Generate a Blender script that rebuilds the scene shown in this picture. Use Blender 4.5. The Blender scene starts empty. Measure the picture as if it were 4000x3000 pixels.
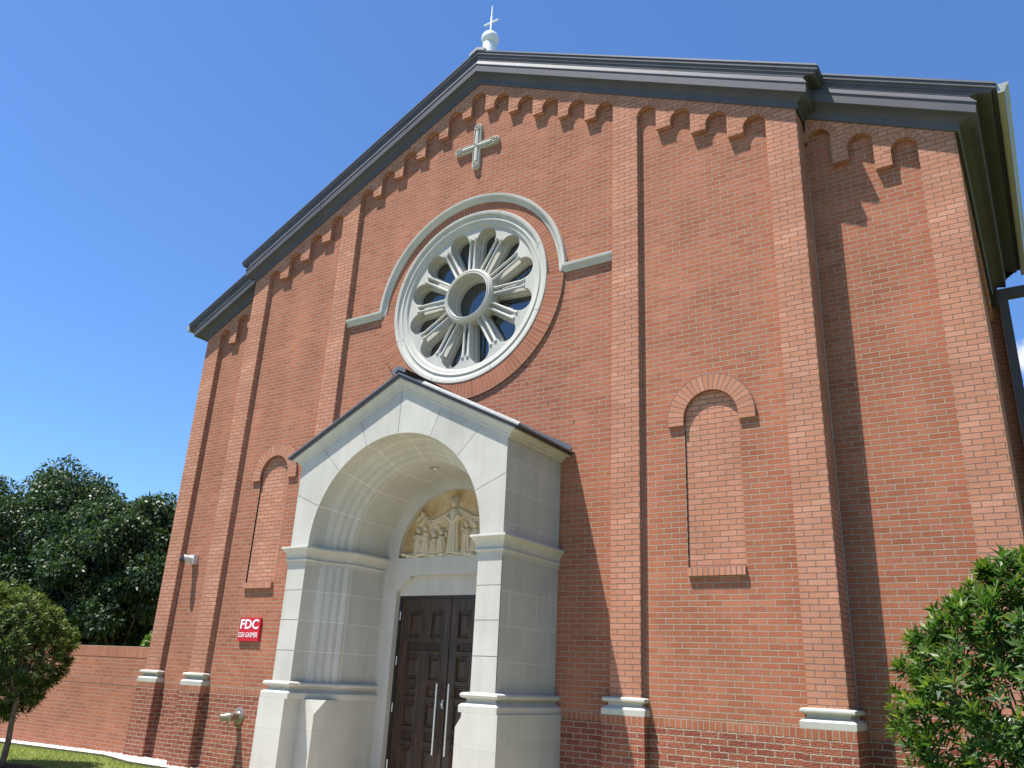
import bpy, bmesh, math, random
import numpy as np
from mathutils import Vector, Matrix
from mathutils.geometry import tessellate_polygon
PI = math.pi
S = bpy.context.scene
COL = S.collection
random.seed(7)

# ------------------------------------------------------------------ camera
cam_d = bpy.data.cameras.new("camera")
cam = bpy.data.objects.new("camera", cam_d)
COL.objects.link(cam)
cam_d.sensor_width = 36.0
cam_d.lens = 36.0 * 3170.31 / 4000.0
cam_d.clip_start = 0.05
cam_d.clip_end = 3000
R_ = np.array([[0.83814148, 0.54343178, 0.04691237], [0.15057074, -0.3131737, 0.93768368],
               [-0.52425883, 0.77884796, 0.34430879]])
_u, _s, _v = np.linalg.svd(R_)
R_ = _u @ _v
m = Matrix.Identity(4)
for i in range(3):
    m[i][0] = R_[0, i]
    m[i][1] = R_[1, i]
    m[i][2] = -R_[2, i]
m[0][3], m[1][3], m[2][3] = 7.3433, -9.4806, 1.5626
cam.matrix_world = m
S.camera = cam

# ------------------------------------------------------------------ light
SUN = Vector((-0.8, -1.0, 3.25)).normalized()          # towards the sun
EL = math.asin(SUN.z)
AZ = math.atan2(SUN.x, SUN.y)
W = bpy.data.worlds.new("World")
S.world = W
W.use_nodes = True
nt = W.node_tree
nt.nodes.clear()
wo = nt.nodes.new("ShaderNodeOutputWorld")
bg = nt.nodes.new("ShaderNodeBackground")
sky = nt.nodes.new("ShaderNodeTexSky")
sky.sky_type = 'NISHITA'
sky.sun_disc = False
sky.sun_elevation = EL
sky.sun_rotation = AZ
sky.air_density = 1.0
sky.dust_density = 0.0
sky.ozone_density = 6.0
bg.inputs['Strength'].default_value = 0.081
# one white cumulus low over the far side street
tc = nt.nodes.new("ShaderNodeTexCoord")
sub = nt.nodes.new("ShaderNodeVectorMath"); sub.operation = 'SUBTRACT'
sub.inputs[1].default_value = (0.060, 0.938, 0.335)
scl = nt.nodes.new("ShaderNodeVectorMath"); scl.operation = 'MULTIPLY'
scl.inputs[1].default_value = (14, 14, 26)
ln = nt.nodes.new("ShaderNodeVectorMath"); ln.operation = 'LENGTH'
nz = nt.nodes.new("ShaderNodeTexNoise"); nz.inputs['Scale'].default_value = 28; nz.inputs['Detail'].default_value = 6
mad = nt.nodes.new("ShaderNodeMath"); mad.operation = 'MULTIPLY_ADD'; mad.inputs[1].default_value = 1.6
rmp = nt.nodes.new("ShaderNodeMapRange"); rmp.inputs[1].default_value = 1.75; rmp.inputs[2].default_value = 1.35
mixc = nt.nodes.new("ShaderNodeMix"); mixc.data_type = 'RGBA'
mixc.inputs[7].default_value = (6.2, 6.4, 6.8, 1)
L = nt.links
L.new(tc.outputs['Generated'], sub.inputs[0]); L.new(sub.outputs[0], scl.inputs[0]); L.new(scl.outputs[0], ln.inputs[0])
L.new(tc.outputs['Generated'], nz.inputs['Vector'])
L.new(nz.outputs['Fac'], mad.inputs[0]); L.new(ln.outputs['Value'], mad.inputs[2])
L.new(mad.outputs[0], rmp.inputs[0]); L.new(rmp.outputs[0], mixc.inputs[0])
tint = nt.nodes.new("ShaderNodeMix"); tint.data_type = 'RGBA'; tint.blend_type = 'MULTIPLY'
tint.inputs[0].default_value = 1.0
tint.inputs[7].default_value = (.86, 1.07, 1.29, 1)
L.new(sky.outputs[0], tint.inputs[6]); L.new(tint.outputs[2], mixc.inputs[6]); L.new(mixc.outputs[2], bg.inputs['Color'])
L.new(bg.outputs[0], wo.inputs['Surface'])
sd = bpy.data.lights.new("sun", 'SUN')
sd.energy = 5.0
sd.angle = math.radians(0.53)
sd.color = (1.0, 0.965, 0.91)
so = bpy.data.objects.new("sun", sd)
COL.objects.link(so)
so.rotation_euler = SUN.to_track_quat('Z', 'Y').to_euler()
so.location = (0, -10, 30)
S.view_settings.view_transform = 'Standard'
S.view_settings.look = 'None'
S.view_settings.gamma = 1.0
S.view_settings.exposure = 1.0
S.render.engine = 'CYCLES'
S.cycles.max_bounces = 8
S.cycles.diffuse_bounces = 5


# ------------------------------------------------------------------ materials
def new_mat(name):
    mt = bpy.data.materials.new(name)
    mt.use_nodes = True
    n = mt.node_tree
    b = n.nodes['Principled BSDF']
    return mt, n, b


def nd(n, t, **k):
    x = n.nodes.new(t)
    for a, v in k.items():
        setattr(x, a, v)
    return x


def ramp(n, stops):
    r = nd(n, "ShaderNodeValToRGB")
    e = r.color_ramp.elements
    e[0].position, e[0].color = stops[0][0], (*stops[0][1], 1)
    e[1].position, e[1].color = stops[-1][0], (*stops[-1][1], 1)
    for p, c in stops[1:-1]:
        k = e.new(p)
        k.color = (*c, 1)
    return r


def mix(n, fac, a, b, mode='MIX'):
    x = nd(n, "ShaderNodeMix", data_type='RGBA', blend_type=mode)
    for sock, v in ((0, fac), (6, a), (7, b)):
        if isinstance(v, (int, float)):
            x.inputs[sock].default_value = v
        elif isinstance(v, tuple):
            x.inputs[sock].default_value = (*v, 1)
        else:
            n.links.new(v, x.inputs[sock])
    return x.outputs[2]


KA = .84      # overall reflectance level that goes with the exposure


def brick_mat(name, cols, mortar, bw=.2033, bh=.0677, ms=.0052, offset=.5, rough_face=0.25, bump=.8, var=.14):
    cols = [tuple(x * KA * 1.14 for x in c) for c in cols]
    mortar = tuple(x * KA for x in mortar)
    mt, n, b = new_mat(name)
    lk = n.links.new
    uv = nd(n, "ShaderNodeUVMap")
    # hand laid: wobble the joints by a few millimetres
    wob = nd(n, "ShaderNodeTexNoise"); wob.inputs['Scale'].default_value = 9; wob.inputs['Detail'].default_value = 2
    lk(uv.outputs[0], wob.inputs['Vector'])
    w2 = nd(n, "ShaderNodeVectorMath", operation='MULTIPLY_ADD')
    w2.inputs[1].default_value = (.006, .006, 0)
    lk(wob.outputs['Color'], w2.inputs[0]); lk(uv.outputs[0], w2.inputs[2])
    bt = nd(n, "ShaderNodeTexBrick", offset=offset, offset_frequency=2, squash=1.0)
    bt.inputs['Color1'].default_value = (0, 0, 0, 1)
    bt.inputs['Color2'].default_value = (1, 1, 1, 1)
    bt.inputs['Mortar'].default_value = (.5, .5, .5, 1)
    bt.inputs['Scale'].default_value = 1
    bt.inputs['Mortar Size'].default_value = ms
    bt.inputs['Mortar Smooth'].default_value = .25
    bt.inputs['Brick Width'].default_value = bw
    bt.inputs['Row Height'].default_value = bh
    lk(w2.outputs[0], bt.inputs['Vector'])
    rp = ramp(n, [(i / (len(cols) - 1), c) for i, c in enumerate(cols)])
    lk(bt.outputs['Color'], rp.inputs[0])
    n1 = nd(n, "ShaderNodeTexNoise"); n1.inputs['Scale'].default_value = 60; n1.inputs['Detail'].default_value = 4
    lk(uv.outputs[0], n1.inputs['Vector'])
    n2 = nd(n, "ShaderNodeTexNoise"); n2.inputs['Scale'].default_value = 1.1; n2.inputs['Detail'].default_value = 5
    lk(uv.outputs[0], n2.inputs['Vector'])
    m1 = nd(n, "ShaderNodeMapRange"); m1.inputs[3].default_value = 1 - var; m1.inputs[4].default_value = 1 + var
    m1.inputs[1].default_value = .25; m1.inputs[2].default_value = .75
    lk(n1.outputs['Fac'], m1.inputs[0])
    m2 = nd(n, "ShaderNodeMapRange"); m2.inputs[3].default_value = .86; m2.inputs[4].default_value = 1.14
    m2.inputs[1].default_value = .3; m2.inputs[2].default_value = .7
    lk(n2.outputs['Fac'], m2.inputs[0])
    # faint rain wash: tall narrow streaks
    sm = nd(n, "ShaderNodeMapping"); sm.inputs['Scale'].default_value = (2.6, .22, 1)
    lk(uv.outputs[0], sm.inputs['Vector'])
    n5 = nd(n, "ShaderNodeTexNoise"); n5.inputs['Scale'].default_value = 1; n5.inputs['Detail'].default_value = 5
    lk(sm.outputs[0], n5.inputs['Vector'])
    m5 = nd(n, "ShaderNodeMapRange"); m5.inputs[3].default_value = .90; m5.inputs[4].default_value = 1.08
    m5.inputs[1].default_value = .3; m5.inputs[2].default_value = .7
    lk(n5.outputs['Fac'], m5.inputs[0])
    m6 = nd(n, "ShaderNodeMath", operation='MULTIPLY')
    lk(m2.outputs[0], m6.inputs[0]); lk(m5.outputs[0], m6.inputs[1])
    mm = nd(n, "ShaderNodeMath", operation='MULTIPLY')
    lk(m1.outputs[0], mm.inputs[0]); lk(m6.outputs[0], mm.inputs[1])
    c1 = mix(n, 1.0, rp.outputs[0], mm.outputs[0], 'MULTIPLY')
    n3 = nd(n, "ShaderNodeTexNoise"); n3.inputs['Scale'].default_value = 6
    lk(uv.outputs[0], n3.inputs['Vector'])
    mo = mix(n, n3.outputs['Fac'], tuple(x * .8 for x in mortar), tuple(min(1, x * 1.18) for x in mortar))
    c2 = mix(n, bt.outputs['Fac'], c1, mo)
    lk(c2, b.inputs['Base Color'])
    b.inputs['Roughness'].default_value = .95
    b.inputs['Specular IOR Level'].default_value = .06
    hh = nd(n, "ShaderNodeMath", operation='MULTIPLY_ADD')
    hh.inputs[1].default_value = -1
    sc = nd(n, "ShaderNodeMath", operation='MULTIPLY'); sc.inputs[1].default_value = rough_face
    # wire-cut / rock face: noise stretched along the brick
    st = nd(n, "ShaderNodeMapping"); st.inputs['Scale'].default_value = (25, 90, 1)
    lk(uv.outputs[0], st.inputs['Vector'])
    n4 = nd(n, "ShaderNodeTexNoise"); n4.inputs['Scale'].default_value = 1; n4.inputs['Detail'].default_value = 3
    lk(st.outputs[0], n4.inputs['Vector'])
    lk(n4.outputs['Fac'], sc.inputs[0])
    lk(bt.outputs['Fac'], hh.inputs[0]); lk(sc.outputs[0], hh.inputs[2])
    bp = nd(n, "ShaderNodeBump"); bp.inputs['Strength'].default_value = bump; bp.inputs['Distance'].default_value = .012
    lk(hh.outputs[0], bp.inputs['Height']); lk(bp.outputs[0], b.inputs['Normal'])
    return mt


RED = [(.318, .113, .062), (.346, .127, .069), (.370, .138, .075), (.355, .131, .076), (.395, .155, .088)]
TAN = [(.425, .190, .116), (.465, .212, .128), (.455, .212, .138), (.51, .247, .158)]
DEEP = [(.225, .072, .050), (.275, .090, .058), (.33, .115, .070), (.255, .084, .060)]
M_WALL = brick_mat("red_wall_brick", RED, (.41, .36, .29))
M_PIL = brick_mat("smooth_tan_brick", TAN, (.175, .150, .128), ms=.0045, bump=.9, var=.08)
M_PLINTH = brick_mat("rough_plinth_brick", DEEP, (.46, .39, .30), ms=.0065, rough_face=1.5, bump=1.0, var=.28)
M_SOLD = brick_mat("soldier_red_brick", RED, (.41, .36, .29), offset=0.0, bw=.0677 * 1.5, bh=.0677)
M_ARCH = brick_mat("arch_tan_brick", TAN, (.175, .150, .128), offset=0.0, ms=.0045, var=.08)
M_GARDEN = brick_mat("garden_wall_brick", RED, (.40, .34, .28))


def stone_mat(name, base, joints=None, jcol=None, jsize=.012, bw=1, bh=1, off=0.0):
    mt, n, b = new_mat(name)
    lk = n.links.new
    geo = nd(n, "ShaderNodeTexCoord")
    a = nd(n, "ShaderNodeTexNoise"); a.inputs['Scale'].default_value = 1.6; a.inputs['Detail'].default_value = 6
    lk(geo.outputs['Object'], a.inputs['Vector'])
    f = nd(n, "ShaderNodeTexNoise"); f.inputs['Scale'].default_value = 160; f.inputs['Detail'].default_value = 3
    lk(geo.outputs['Object'], f.inputs['Vector'])
    r = ramp(n, [(.3, tuple(x * .90 for x in base)), (.7, tuple(min(1, x * 1.06) for x in base))])
    lk(a.outputs['Fac'], r.inputs[0])
    r2 = nd(n, "ShaderNodeMapRange"); r2.inputs[3].default_value = .93; r2.inputs[4].default_value = 1.05
    lk(f.outputs['Fac'], r2.inputs[0])
    # rain streaks
    mp = nd(n, "ShaderNodeMapping"); mp.inputs['Scale'].default_value = (9, 9, .5)
    lk(geo.outputs['Object'], mp.inputs['Vector'])
    s = nd(n, "ShaderNodeTexNoise"); s.inputs['Scale'].default_value = 1; s.inputs['Detail'].default_value = 4
    lk(mp.outputs[0], s.inputs['Vector'])
    r3 = nd(n, "ShaderNodeMapRange"); r3.inputs[1].default_value = .35; r3.inputs[2].default_value = .6
    r3.inputs[3].default_value = .93; r3.inputs[4].default_value = 1.0
    lk(s.outputs['Fac'], r3.inputs[0])
    mm = nd(n, "ShaderNodeMath", operation='MULTIPLY')
    lk(r2.outputs[0], mm.inputs[0]); lk(r3.outputs[0], mm.inputs[1])
    c = mix(n, 1.0, r.outputs[0], mm.outputs[0], 'MULTIPLY')
    hsrc = f.outputs['Fac']
    if joints:
        uv = nd(n, "ShaderNodeUVMap")
        bt = nd(n, "ShaderNodeTexBrick", offset=off, offset_frequency=2)
        bt.inputs['Scale'].default_value = 1
        bt.inputs['Mortar Size'].default_value = jsize
        bt.inputs['Mortar Smooth'].default_value = .2
        bt.inputs['Brick Width'].default_value = bw
        bt.inputs['Row Height'].default_value = bh
        bt.inputs['Color1'].default_value = (.93, .93, .93, 1)
        bt.inputs['Color2'].default_value = (1, 1, 1, 1)
        lk(uv.outputs[0], bt.inputs['Vector'])
        c = mix(n, 1.0, c, bt.outputs['Color'], 'MULTIPLY')
        c = mix(n, bt.outputs['Fac'], c, jcol)
    lk(c, b.inputs['Base Color'])
    b.inputs['Roughness'].default_value = .8
    b.inputs['Specular IOR Level'].default_value = .3
    bp = nd(n, "ShaderNodeBump"); bp.inputs['Strength'].default_value = .25; bp.inputs['Distance'].default_value = .002
    lk(hsrc, bp.inputs['Height']); lk(bp.outputs[0], b.inputs['Normal'])
    return mt


STONE = (.57 * KA, .545 * KA, .475 * KA)
M_STONE = stone_mat("cast_stone", STONE)
M_ASHLAR = stone_mat("cast_stone_ashlar", tuple(x * .97 for x in STONE), True, (.60, .575, .505), jsize=.0035, bw=.62, bh=.405, off=.5)
M_REVEAL = stone_mat("cast_stone_reveal", STONE, True, (.66, .63, .55), jsize=.010)
M_BLOCK = stone_mat("cast_stone_block", STONE)
_n = M_BLOCK.node_tree
_b = _n.nodes['Principled BSDF']
_src = _b.inputs['Base Color'].links[0].from_socket
_g = nd(_n, "ShaderNodeNewGeometry")
_r = nd(_n, "ShaderNodeMapRange"); _r.inputs[3].default_value = .93; _r.inputs[4].default_value = 1.03
_n.links.new(_g.outputs['Random Per Island'], _r.inputs[0])
_n.links.new(mix(_n, 1.0, _src, _r.outputs[0], 'MULTIPLY'), _b.inputs['Base Color'])
M_JOINT = stone_mat("stone_joint_mortar", (.18, .17, .155))


def relief_mat():
    mt, n, b = new_mat("carved_limestone")
    lk = n.links.new
    geo = nd(n, "ShaderNodeTexCoord")
    a = nd(n, "ShaderNodeTexNoise"); a.inputs['Scale'].default_value = 3.5; a.inputs['Detail'].default_value = 6
    lk(geo.outputs['Object'], a.inputs['Vector'])
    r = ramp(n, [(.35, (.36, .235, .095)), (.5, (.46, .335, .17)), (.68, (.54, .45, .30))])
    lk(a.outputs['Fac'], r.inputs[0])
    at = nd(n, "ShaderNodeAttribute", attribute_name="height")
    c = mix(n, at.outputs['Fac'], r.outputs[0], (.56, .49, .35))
    lk(c, b.inputs['Base Color'])
    b.inputs['Roughness'].default_value = .85
    return mt


M_PALE = stone_mat("pale_joint", (.62, .59, .515))
M_RELIEF = relief_mat()


def simple(name, col, rough=.5, metal=0.0, spec=.5, noise=0.0, nscale=20):
    mt, n, b = new_mat(name)
    b.inputs['Roughness'].default_value = rough
    b.inputs['Metallic'].default_value = metal
    b.inputs['Specular IOR Level'].default_value = spec
    if noise:
        geo = nd(n, "ShaderNodeTexCoord")
        a = nd(n, "ShaderNodeTexNoise"); a.inputs['Scale'].default_value = nscale; a.inputs['Detail'].default_value = 5
        n.links.new(geo.outputs['Object'], a.inputs['Vector'])
        r = ramp(n, [(.3, tuple(x * (1 - noise) for x in col)), (.7, tuple(min(1, x * (1 + noise)) for x in col))])
        n.links.new(a.outputs['Fac'], r.inputs[0])
        n.links.new(r.outputs[0], b.inputs['Base Color'])
    else:
        b.inputs['Base Color'].default_value = (*col, 1)
    return mt


M_METAL = simple("dark_bronze_metal", (.084, .082, .092), .58, 0, .2, .10, 3)
M_ROOF = simple("grey_standing_seam", (.145, .148, .156), .35, .3, .5, .08, 2)
M_GUTTER = simple("pale_gutter_metal", (.31, .31, .29), .4, .2, .5, .08, 5)
M_WHITE = simple("white_paint", (.72, .72, .72), .35, 0, .5)
M_CAMW = simple("white_plastic", (.55, .55, .56), .4)
M_CAMD = simple("smoked_dome", (.03, .03, .035), .08)
M_RED = simple("red_enamel", (.50, .010, .020), .4)
M_LET = simple("white_lettering", (.85, .85, .85), .5)
M_BRASS = simple("dull_plated_metal", (.30, .26, .21), .38, .6, .5, .2, 30)
M_STEEL = simple("brushed_steel", (.62, .62, .62), .28, .9)
M_BLACK = simple("black_frame", (.018, .015, .016), .5)
M_GLASS = simple("dark_window_glass", (.012, .018, .022), .03, 0, .9)
M_GLASS.node_tree.nodes['Principled BSDF'].inputs['IOR'].default_value = 1.75
M_SEAL = simple("grey_sealant", (.36, .34, .30), .8)
M_SOIL = simple("dark_mulch", (.045, .028, .018), .95, 0, .2, .5, 25)
M_EDGE = simple("rusty_edging", (.07, .045, .035), .7)
M_GRAVEL = simple("pale_gravel", (.55, .52, .47), .85, 0, .3, .25, 40)
M_BOUNCE_PAVE = simple("bounce_concrete", (.52, .47, .38), .9, 0, .3, .12, 2)
M_ASPHALT = simple("worn_asphalt", (.13, .125, .115), .95, 0, .2, .15, 4)
M_BARK = simple("grey_bark", (.12, .09, .065), .9, 0, .2, .4, 18)


def wood_mat():
    mt, n, b = new_mat("dark_stained_wood")
    lk = n.links.new
    geo = nd(n, "ShaderNodeTexCoord")
    mp = nd(n, "ShaderNodeMapping"); mp.inputs['Scale'].default_value = (30, 30, 1.6)
    lk(geo.outputs['Object'], mp.inputs['Vector'])
    a = nd(n, "ShaderNodeTexNoise"); a.inputs['Scale'].default_value = 1.2; a.inputs['Detail'].default_value = 7
    a.inputs['Distortion'].default_value = .6
    lk(mp.outputs[0], a.inputs['Vector'])
    r = ramp(n, [(.3, (.011, .006, .0035)), (.55, (.042, .022, .010)), (.75, (.095, .052, .022))])
    lk(a.outputs['Fac'], r.inputs[0]); lk(r.outputs[0], b.inputs['Base Color'])
    b.inputs['Roughness'].default_value = .45
    bp = nd(n, "ShaderNodeBump"); bp.inputs['Strength'].default_value = .2; bp.inputs['Distance'].default_value = .002
    lk(a.outputs['Fac'], bp.inputs['Height']); lk(bp.outputs[0], b.inputs['Normal'])
    return mt


M_WOOD = wood_mat()


def leaf_mat(name, dark, mid, young, rough=.42, trans=.25):
    mt, n, b = new_mat(name)
    lk = n.links.new
    g = nd(n, "ShaderNodeNewGeometry")
    r = ramp(n, [(0, dark), (.6, mid), (1, tuple(x * 1.35 for x in mid))])
    lk(g.outputs['Random Per Island'], r.inputs[0])
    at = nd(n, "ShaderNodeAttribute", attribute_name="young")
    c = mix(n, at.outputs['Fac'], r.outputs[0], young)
    lk(c, b.inputs['Base Color'])
    b.inputs['Roughness'].default_value = rough
    b.inputs['Specular IOR Level'].default_value = .32
    tr = nd(n, "ShaderNodeBsdfTranslucent")
    c3 = mix(n, 1.0, c, (1.3, 1.5, .5), 'MULTIPLY')
    lk(c3, tr.inputs['Color'])
    ms = nd(n, "ShaderNodeMixShader"); ms.inputs[0].default_value = trans
    lk(b.outputs[0], ms.inputs[1]); lk(tr.outputs[0], ms.inputs[2])
    lk(ms.outputs[0], n.nodes['Material Output'].inputs['Surface'])
    return mt


M_LEAF_FAR = leaf_mat("dark_glossy_leaf", (.014, .032, .012), (.048, .082, .034), (.12, .155, .07), .46, .2)
M_LEAF_NEAR = leaf_mat("waxy_leaf", (.016, .044, .009), (.050, .108, .020), (.26, .30, .030), .45, .30)
M_LEAF_LEFT = leaf_mat("olive_leaf", (.026, .050, .011), (.072, .105, .025), (.26, .27, .06), .5, .25)
M_LEAF_SHRUB = leaf_mat("bright_shrub_leaf", (.05, .10, .018), (.10, .17, .03), (.2, .26, .05), .5, .3)


def grass_mat():
    mt, n, b = new_mat("lawn_grass")
    lk = n.links.new
    geo = nd(n, "ShaderNodeTexCoord")
    a = nd(n, "ShaderNodeTexNoise"); a.inputs['Scale'].default_value = 2.5; a.inputs['Detail'].default_value = 8
    lk(geo.outputs['Object'], a.inputs['Vector'])
    r = ramp(n, [(.3, (.10, .13, .028)), (.55, (.16, .195, .045)), (.72, (.23, .235, .08))])
    lk(a.outputs['Fac'], r.inputs[0]); lk(r.outputs[0], b.inputs['Base Color'])
    b.inputs['Roughness'].default_value = .8
    b.inputs['Specular IOR Level'].default_value = .2
    return mt


M_GRASS = grass_mat()


# ------------------------------------------------------------------ mesh helpers
class MB:
    def __init__(s):
        s.v = []; s.f = []; s.uv = []; s.mi = []; s.sm = []

    def face(s, pts, uv=None, mi=0, smooth=False):
        k = len(s.v)
        pts = [tuple(p) for p in pts]
        s.v += pts
        s.f.append(tuple(range(k, k + len(pts))))
        if uv is None:
            uv = autouv(pts)
        s.uv.append(uv); s.mi.append(mi); s.sm.append(smooth)

    def grid(s, rows, uvs=None, mi=0, smooth=True, closed=False):
        k = len(s.v)
        nr, nc = len(rows), len(rows[0])
        for r in rows:
            s.v += [tuple(p) for p in r]
        for i in range(nr if closed else nr - 1):
            i2 = (i + 1) % nr
            for j in range(nc - 1):
                q = (k + i * nc + j, k + i2 * nc + j, k + i2 * nc + j + 1, k + i * nc + j + 1)
                s.f.append(q)
                if uvs:
                    s.uv.append([uvs[i][j], uvs[i + 1][j], uvs[i + 1][j + 1], uvs[i][j + 1]])
                else:
                    s.uv.append(autouv([s.v[a] for a in q]))
                s.mi.append(mi); s.sm.append(smooth)

    def box(s, x0, x1, y0, y1, z0, z1, mi=0, skip=''):
        p = lambda x, y, z: (x, y, z)
        F = {'f': [(x0, y0, z0), (x1, y0, z0), (x1, y0, z1), (x0, y0, z1)],
             'b': [(x1, y1, z0), (x0, y1, z0), (x0, y1, z1), (x1, y1, z1)],
             'l': [(x0, y1, z0), (x0, y0, z0), (x0, y0, z1), (x0, y1, z1)],
             'r': [(x1, y0, z0), (x1, y1, z0), (x1, y1, z1), (x1, y0, z1)],
             't': [(x0, y0, z1), (x1, y0, z1), (x1, y1, z1), (x0, y1, z1)],
             'd': [(x0, y1, z0), (x1, y1, z0), (x1, y0, z0), (x0, y0, z0)]}
        for k_, q in F.items():
            if k_ not in skip:
                s.face(q, mi=mi)

    def prism(s, poly, y0, y1, mi=0, holes=(), back=True, sides=True, hole_sides=None, smooth=False, uvf=None):
        """polygon in (x, z), front at y0, back at y1"""
        loops = [list(poly)] + [list(h) for h in holes]
        flat = [p for l in loops for p in l]
        if holes:
            tris = tessellate_polygon([[Vector((a, b, 0)) for a, b in l] for l in loops])
        else:
            tris = tessellate_polygon([[Vector((a, b, 0)) for a, b in loops[0]]])
        for t in tris:
            s.face([(flat[i][0], y0, flat[i][1]) for i in t], uv=[uvf(*flat[i]) for i in t] if uvf else None, mi=mi)
            if back:
                s.face([(flat[i][0], y1, flat[i][1]) for i in t], mi=mi)
        for li, l in enumerate(loops):
            if li == 0 and not sides:
                continue
            if li > 0 and hole_sides is False:
                continue
            d = 0
            for i in range(len(l)):
                a, b = l[i], l[(i + 1) % len(l)]
                if abs(a[0] - b[0]) + abs(a[1] - b[1]) < 1e-7:
                    continue
                s.face([(a[0], y0, a[1]), (b[0], y0, b[1]), (b[0], y1, b[1]), (a[0], y1, a[1])], mi=mi, smooth=smooth)

    def build(s, name, mats, parent=None, sharp=35):
        me = bpy.data.meshes.new(name)
        me.from_pydata(s.v, [], s.f)
        ul = me.uv_layers.new(name="UVMap")
        flat = [c for u in s.uv for p in u for c in p]
        ul.data.foreach_set("uv", flat)
        for mt in (mats if isinstance(mats, (list, tuple)) else [mats]):
            me.materials.append(mt)
        me.polygons.foreach_set("material_index", s.mi)
        me.polygons.foreach_set("use_smooth", s.sm)
        if any(s.sm):
            me.set_sharp_from_angle(angle=math.radians(sharp))
        me.update()
        if name == "front_block":                           # weld so that each stone is one island
            bm = bmesh.new(); bm.from_mesh(me)
            bmesh.ops.remove_doubles(bm, verts=bm.verts, dist=.0004)
            bm.to_mesh(me); bm.free()
        o = bpy.data.objects.new(name, me)
        COL.objects.link(o)
        if parent is not None:
            o.parent = parent
        return o


def autouv(pts):
    a, b, c = (Vector(p) for p in pts[:3])
    n = (b - a).cross(c - a)
    if n.length < 1e-12 and len(pts) > 3:
        n = (c - a).cross(Vector(pts[3]) - a)
    ax, ay, az = abs(n.x), abs(n.y), abs(n.z)
    if ay >= ax and ay >= az:
        return [(p[0], p[2]) for p in pts]
    if ax >= az:
        return [(p[1], p[2]) for p in pts]
    return [(p[0], p[1]) for p in pts]


def tag(o, label, cat, group=None, kind=None):
    if label: o['label'] = label
    if cat: o['category'] = cat
    if group: o['group'] = group
    if kind: o['kind'] = kind
    return o


def empty(name, loc=(0, 0, 0), parent=None):
    o = bpy.data.objects.new(name, None)
    COL.objects.link(o)
    o.location = loc
    o.empty_display_size = .2
    if parent: o.parent = parent
    return o


def arc(cx, cz, r, a0, a1, n):
    return [(cx + r * math.cos(math.radians(a0 + (a1 - a0) * i / n)), cz + r * math.sin(math.radians(a0 + (a1 - a0) * i / n)))
            for i in range(n + 1)]


def mitre(path, closed=False):
    """outward (right-hand) mitre vectors of a plan polyline"""
    out = []
    n = len(path)
    for i in range(n):
        ds = []
        for a, b in ((i - 1, i), (i, i + 1)):
            if closed:
                a %= n; b %= n
            if a < 0 or b >= n: continue
            d = Vector((path[b][0] - path[a][0], path[b][1] - path[a][1])).normalized()
            ds.append(Vector((d.y, -d.x)))
        if len(ds) == 1:
            out.append(ds[0])
        else:
            s_ = ds[0] + ds[1]
            out.append(s_ / max(.3, 1 + ds[0].dot(ds[1])))
    return out


def sweep_plan(mb, path, prof, mi=0, cap=True, smooth=True, flip=False):
    """moulding along a plan polyline; prof = (projection, z)"""
    mv = mitre(path)
    sg = -1 if flip else 1
    rows = []
    for (x, y), o in zip(path, mv):
        rows.append([(x + sg * o.x * p, y + sg * o.y * p, z) for p, z in prof])
    mb.grid(rows, mi=mi, smooth=smooth)
    if cap:
        mb.face(rows[0], mi=mi); mb.face(rows[-1], mi=mi)


def tube(mb, pts, rads, seg=8, mi=0, cap=True):
    rows = []
    prev = None
    for i, p in enumerate(pts):
        p = Vector(p)
        t = (Vector(pts[min(i + 1, len(pts) - 1)]) - Vector(pts[max(i - 1, 0)])).normalized()
        ref = Vector((0, 0, 1)) if abs(t.z) < .9 else Vector((1, 0, 0))
        a = t.cross(ref).normalized(); b = t.cross(a)
        r = rads[i] if isinstance(rads, (list, tuple)) else rads
        rows.append([p + (a * math.cos(2 * PI * k / seg) + b * math.sin(2 * PI * k / seg)) * r for k in range(seg + 1)])
    mb.grid(rows, mi=mi)
    if cap:
        mb.face(rows[0][:-1], mi=mi); mb.face(rows[-1][:-1], mi=mi)


def revolve_y(mb, prof, cx, cz, n=96, a0=0, a1=360, mi=0, radial_uv=False):
    """profile (r, y) revolved about the y-parallel axis through (cx, cz)"""
    rows, uvs = [], []
    for i in range(n + 1):
        a = math.radians(a0 + (a1 - a0) * i / n)
        rows.append([(cx + r * math.cos(a), y, cz + r * math.sin(a)) for r, y in prof])
        rm = sum(p[0] for p in prof) / len(prof)
        uvs.append([(r, a * rm) for r, y in prof])
    mb.grid(rows, uvs=uvs, mi=mi)


def revolve_z(mb, prof, cx, cy, n=32, mi=0):
    rows = []
    for i in range(n + 1):
        a = 2 * PI * i / n
        rows.append([(cx + r * math.cos(a), cy + r * math.sin(a), z) for r, z in prof])
    mb.grid(rows, mi=mi)


# ------------------------------------------------------------------ the church
A1, A2, B1, B2, C1, C2 = 2.655, 3.065, 4.965, 5.375, 6.718, 7.138      # pilaster edges, mirrored
YP, YW, YWP = -.083, .349, .266                                        # pilaster face, wing wall, wing pilaster face
ZA, ZAW = 11.67, 11.75
zr = lambda x: ZA - .5 * abs(x)
zw = lambda x: ZAW - .5 * abs(x)
ZB = 1.26                                                              # top of soldier course
church = empty("church_building")
tag(church, "red brick church with gabled front, arcaded cornice, round stone window and white stone porch", "church")
DEPTH = 22.0

RC = 7.45     # rose centre
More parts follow.
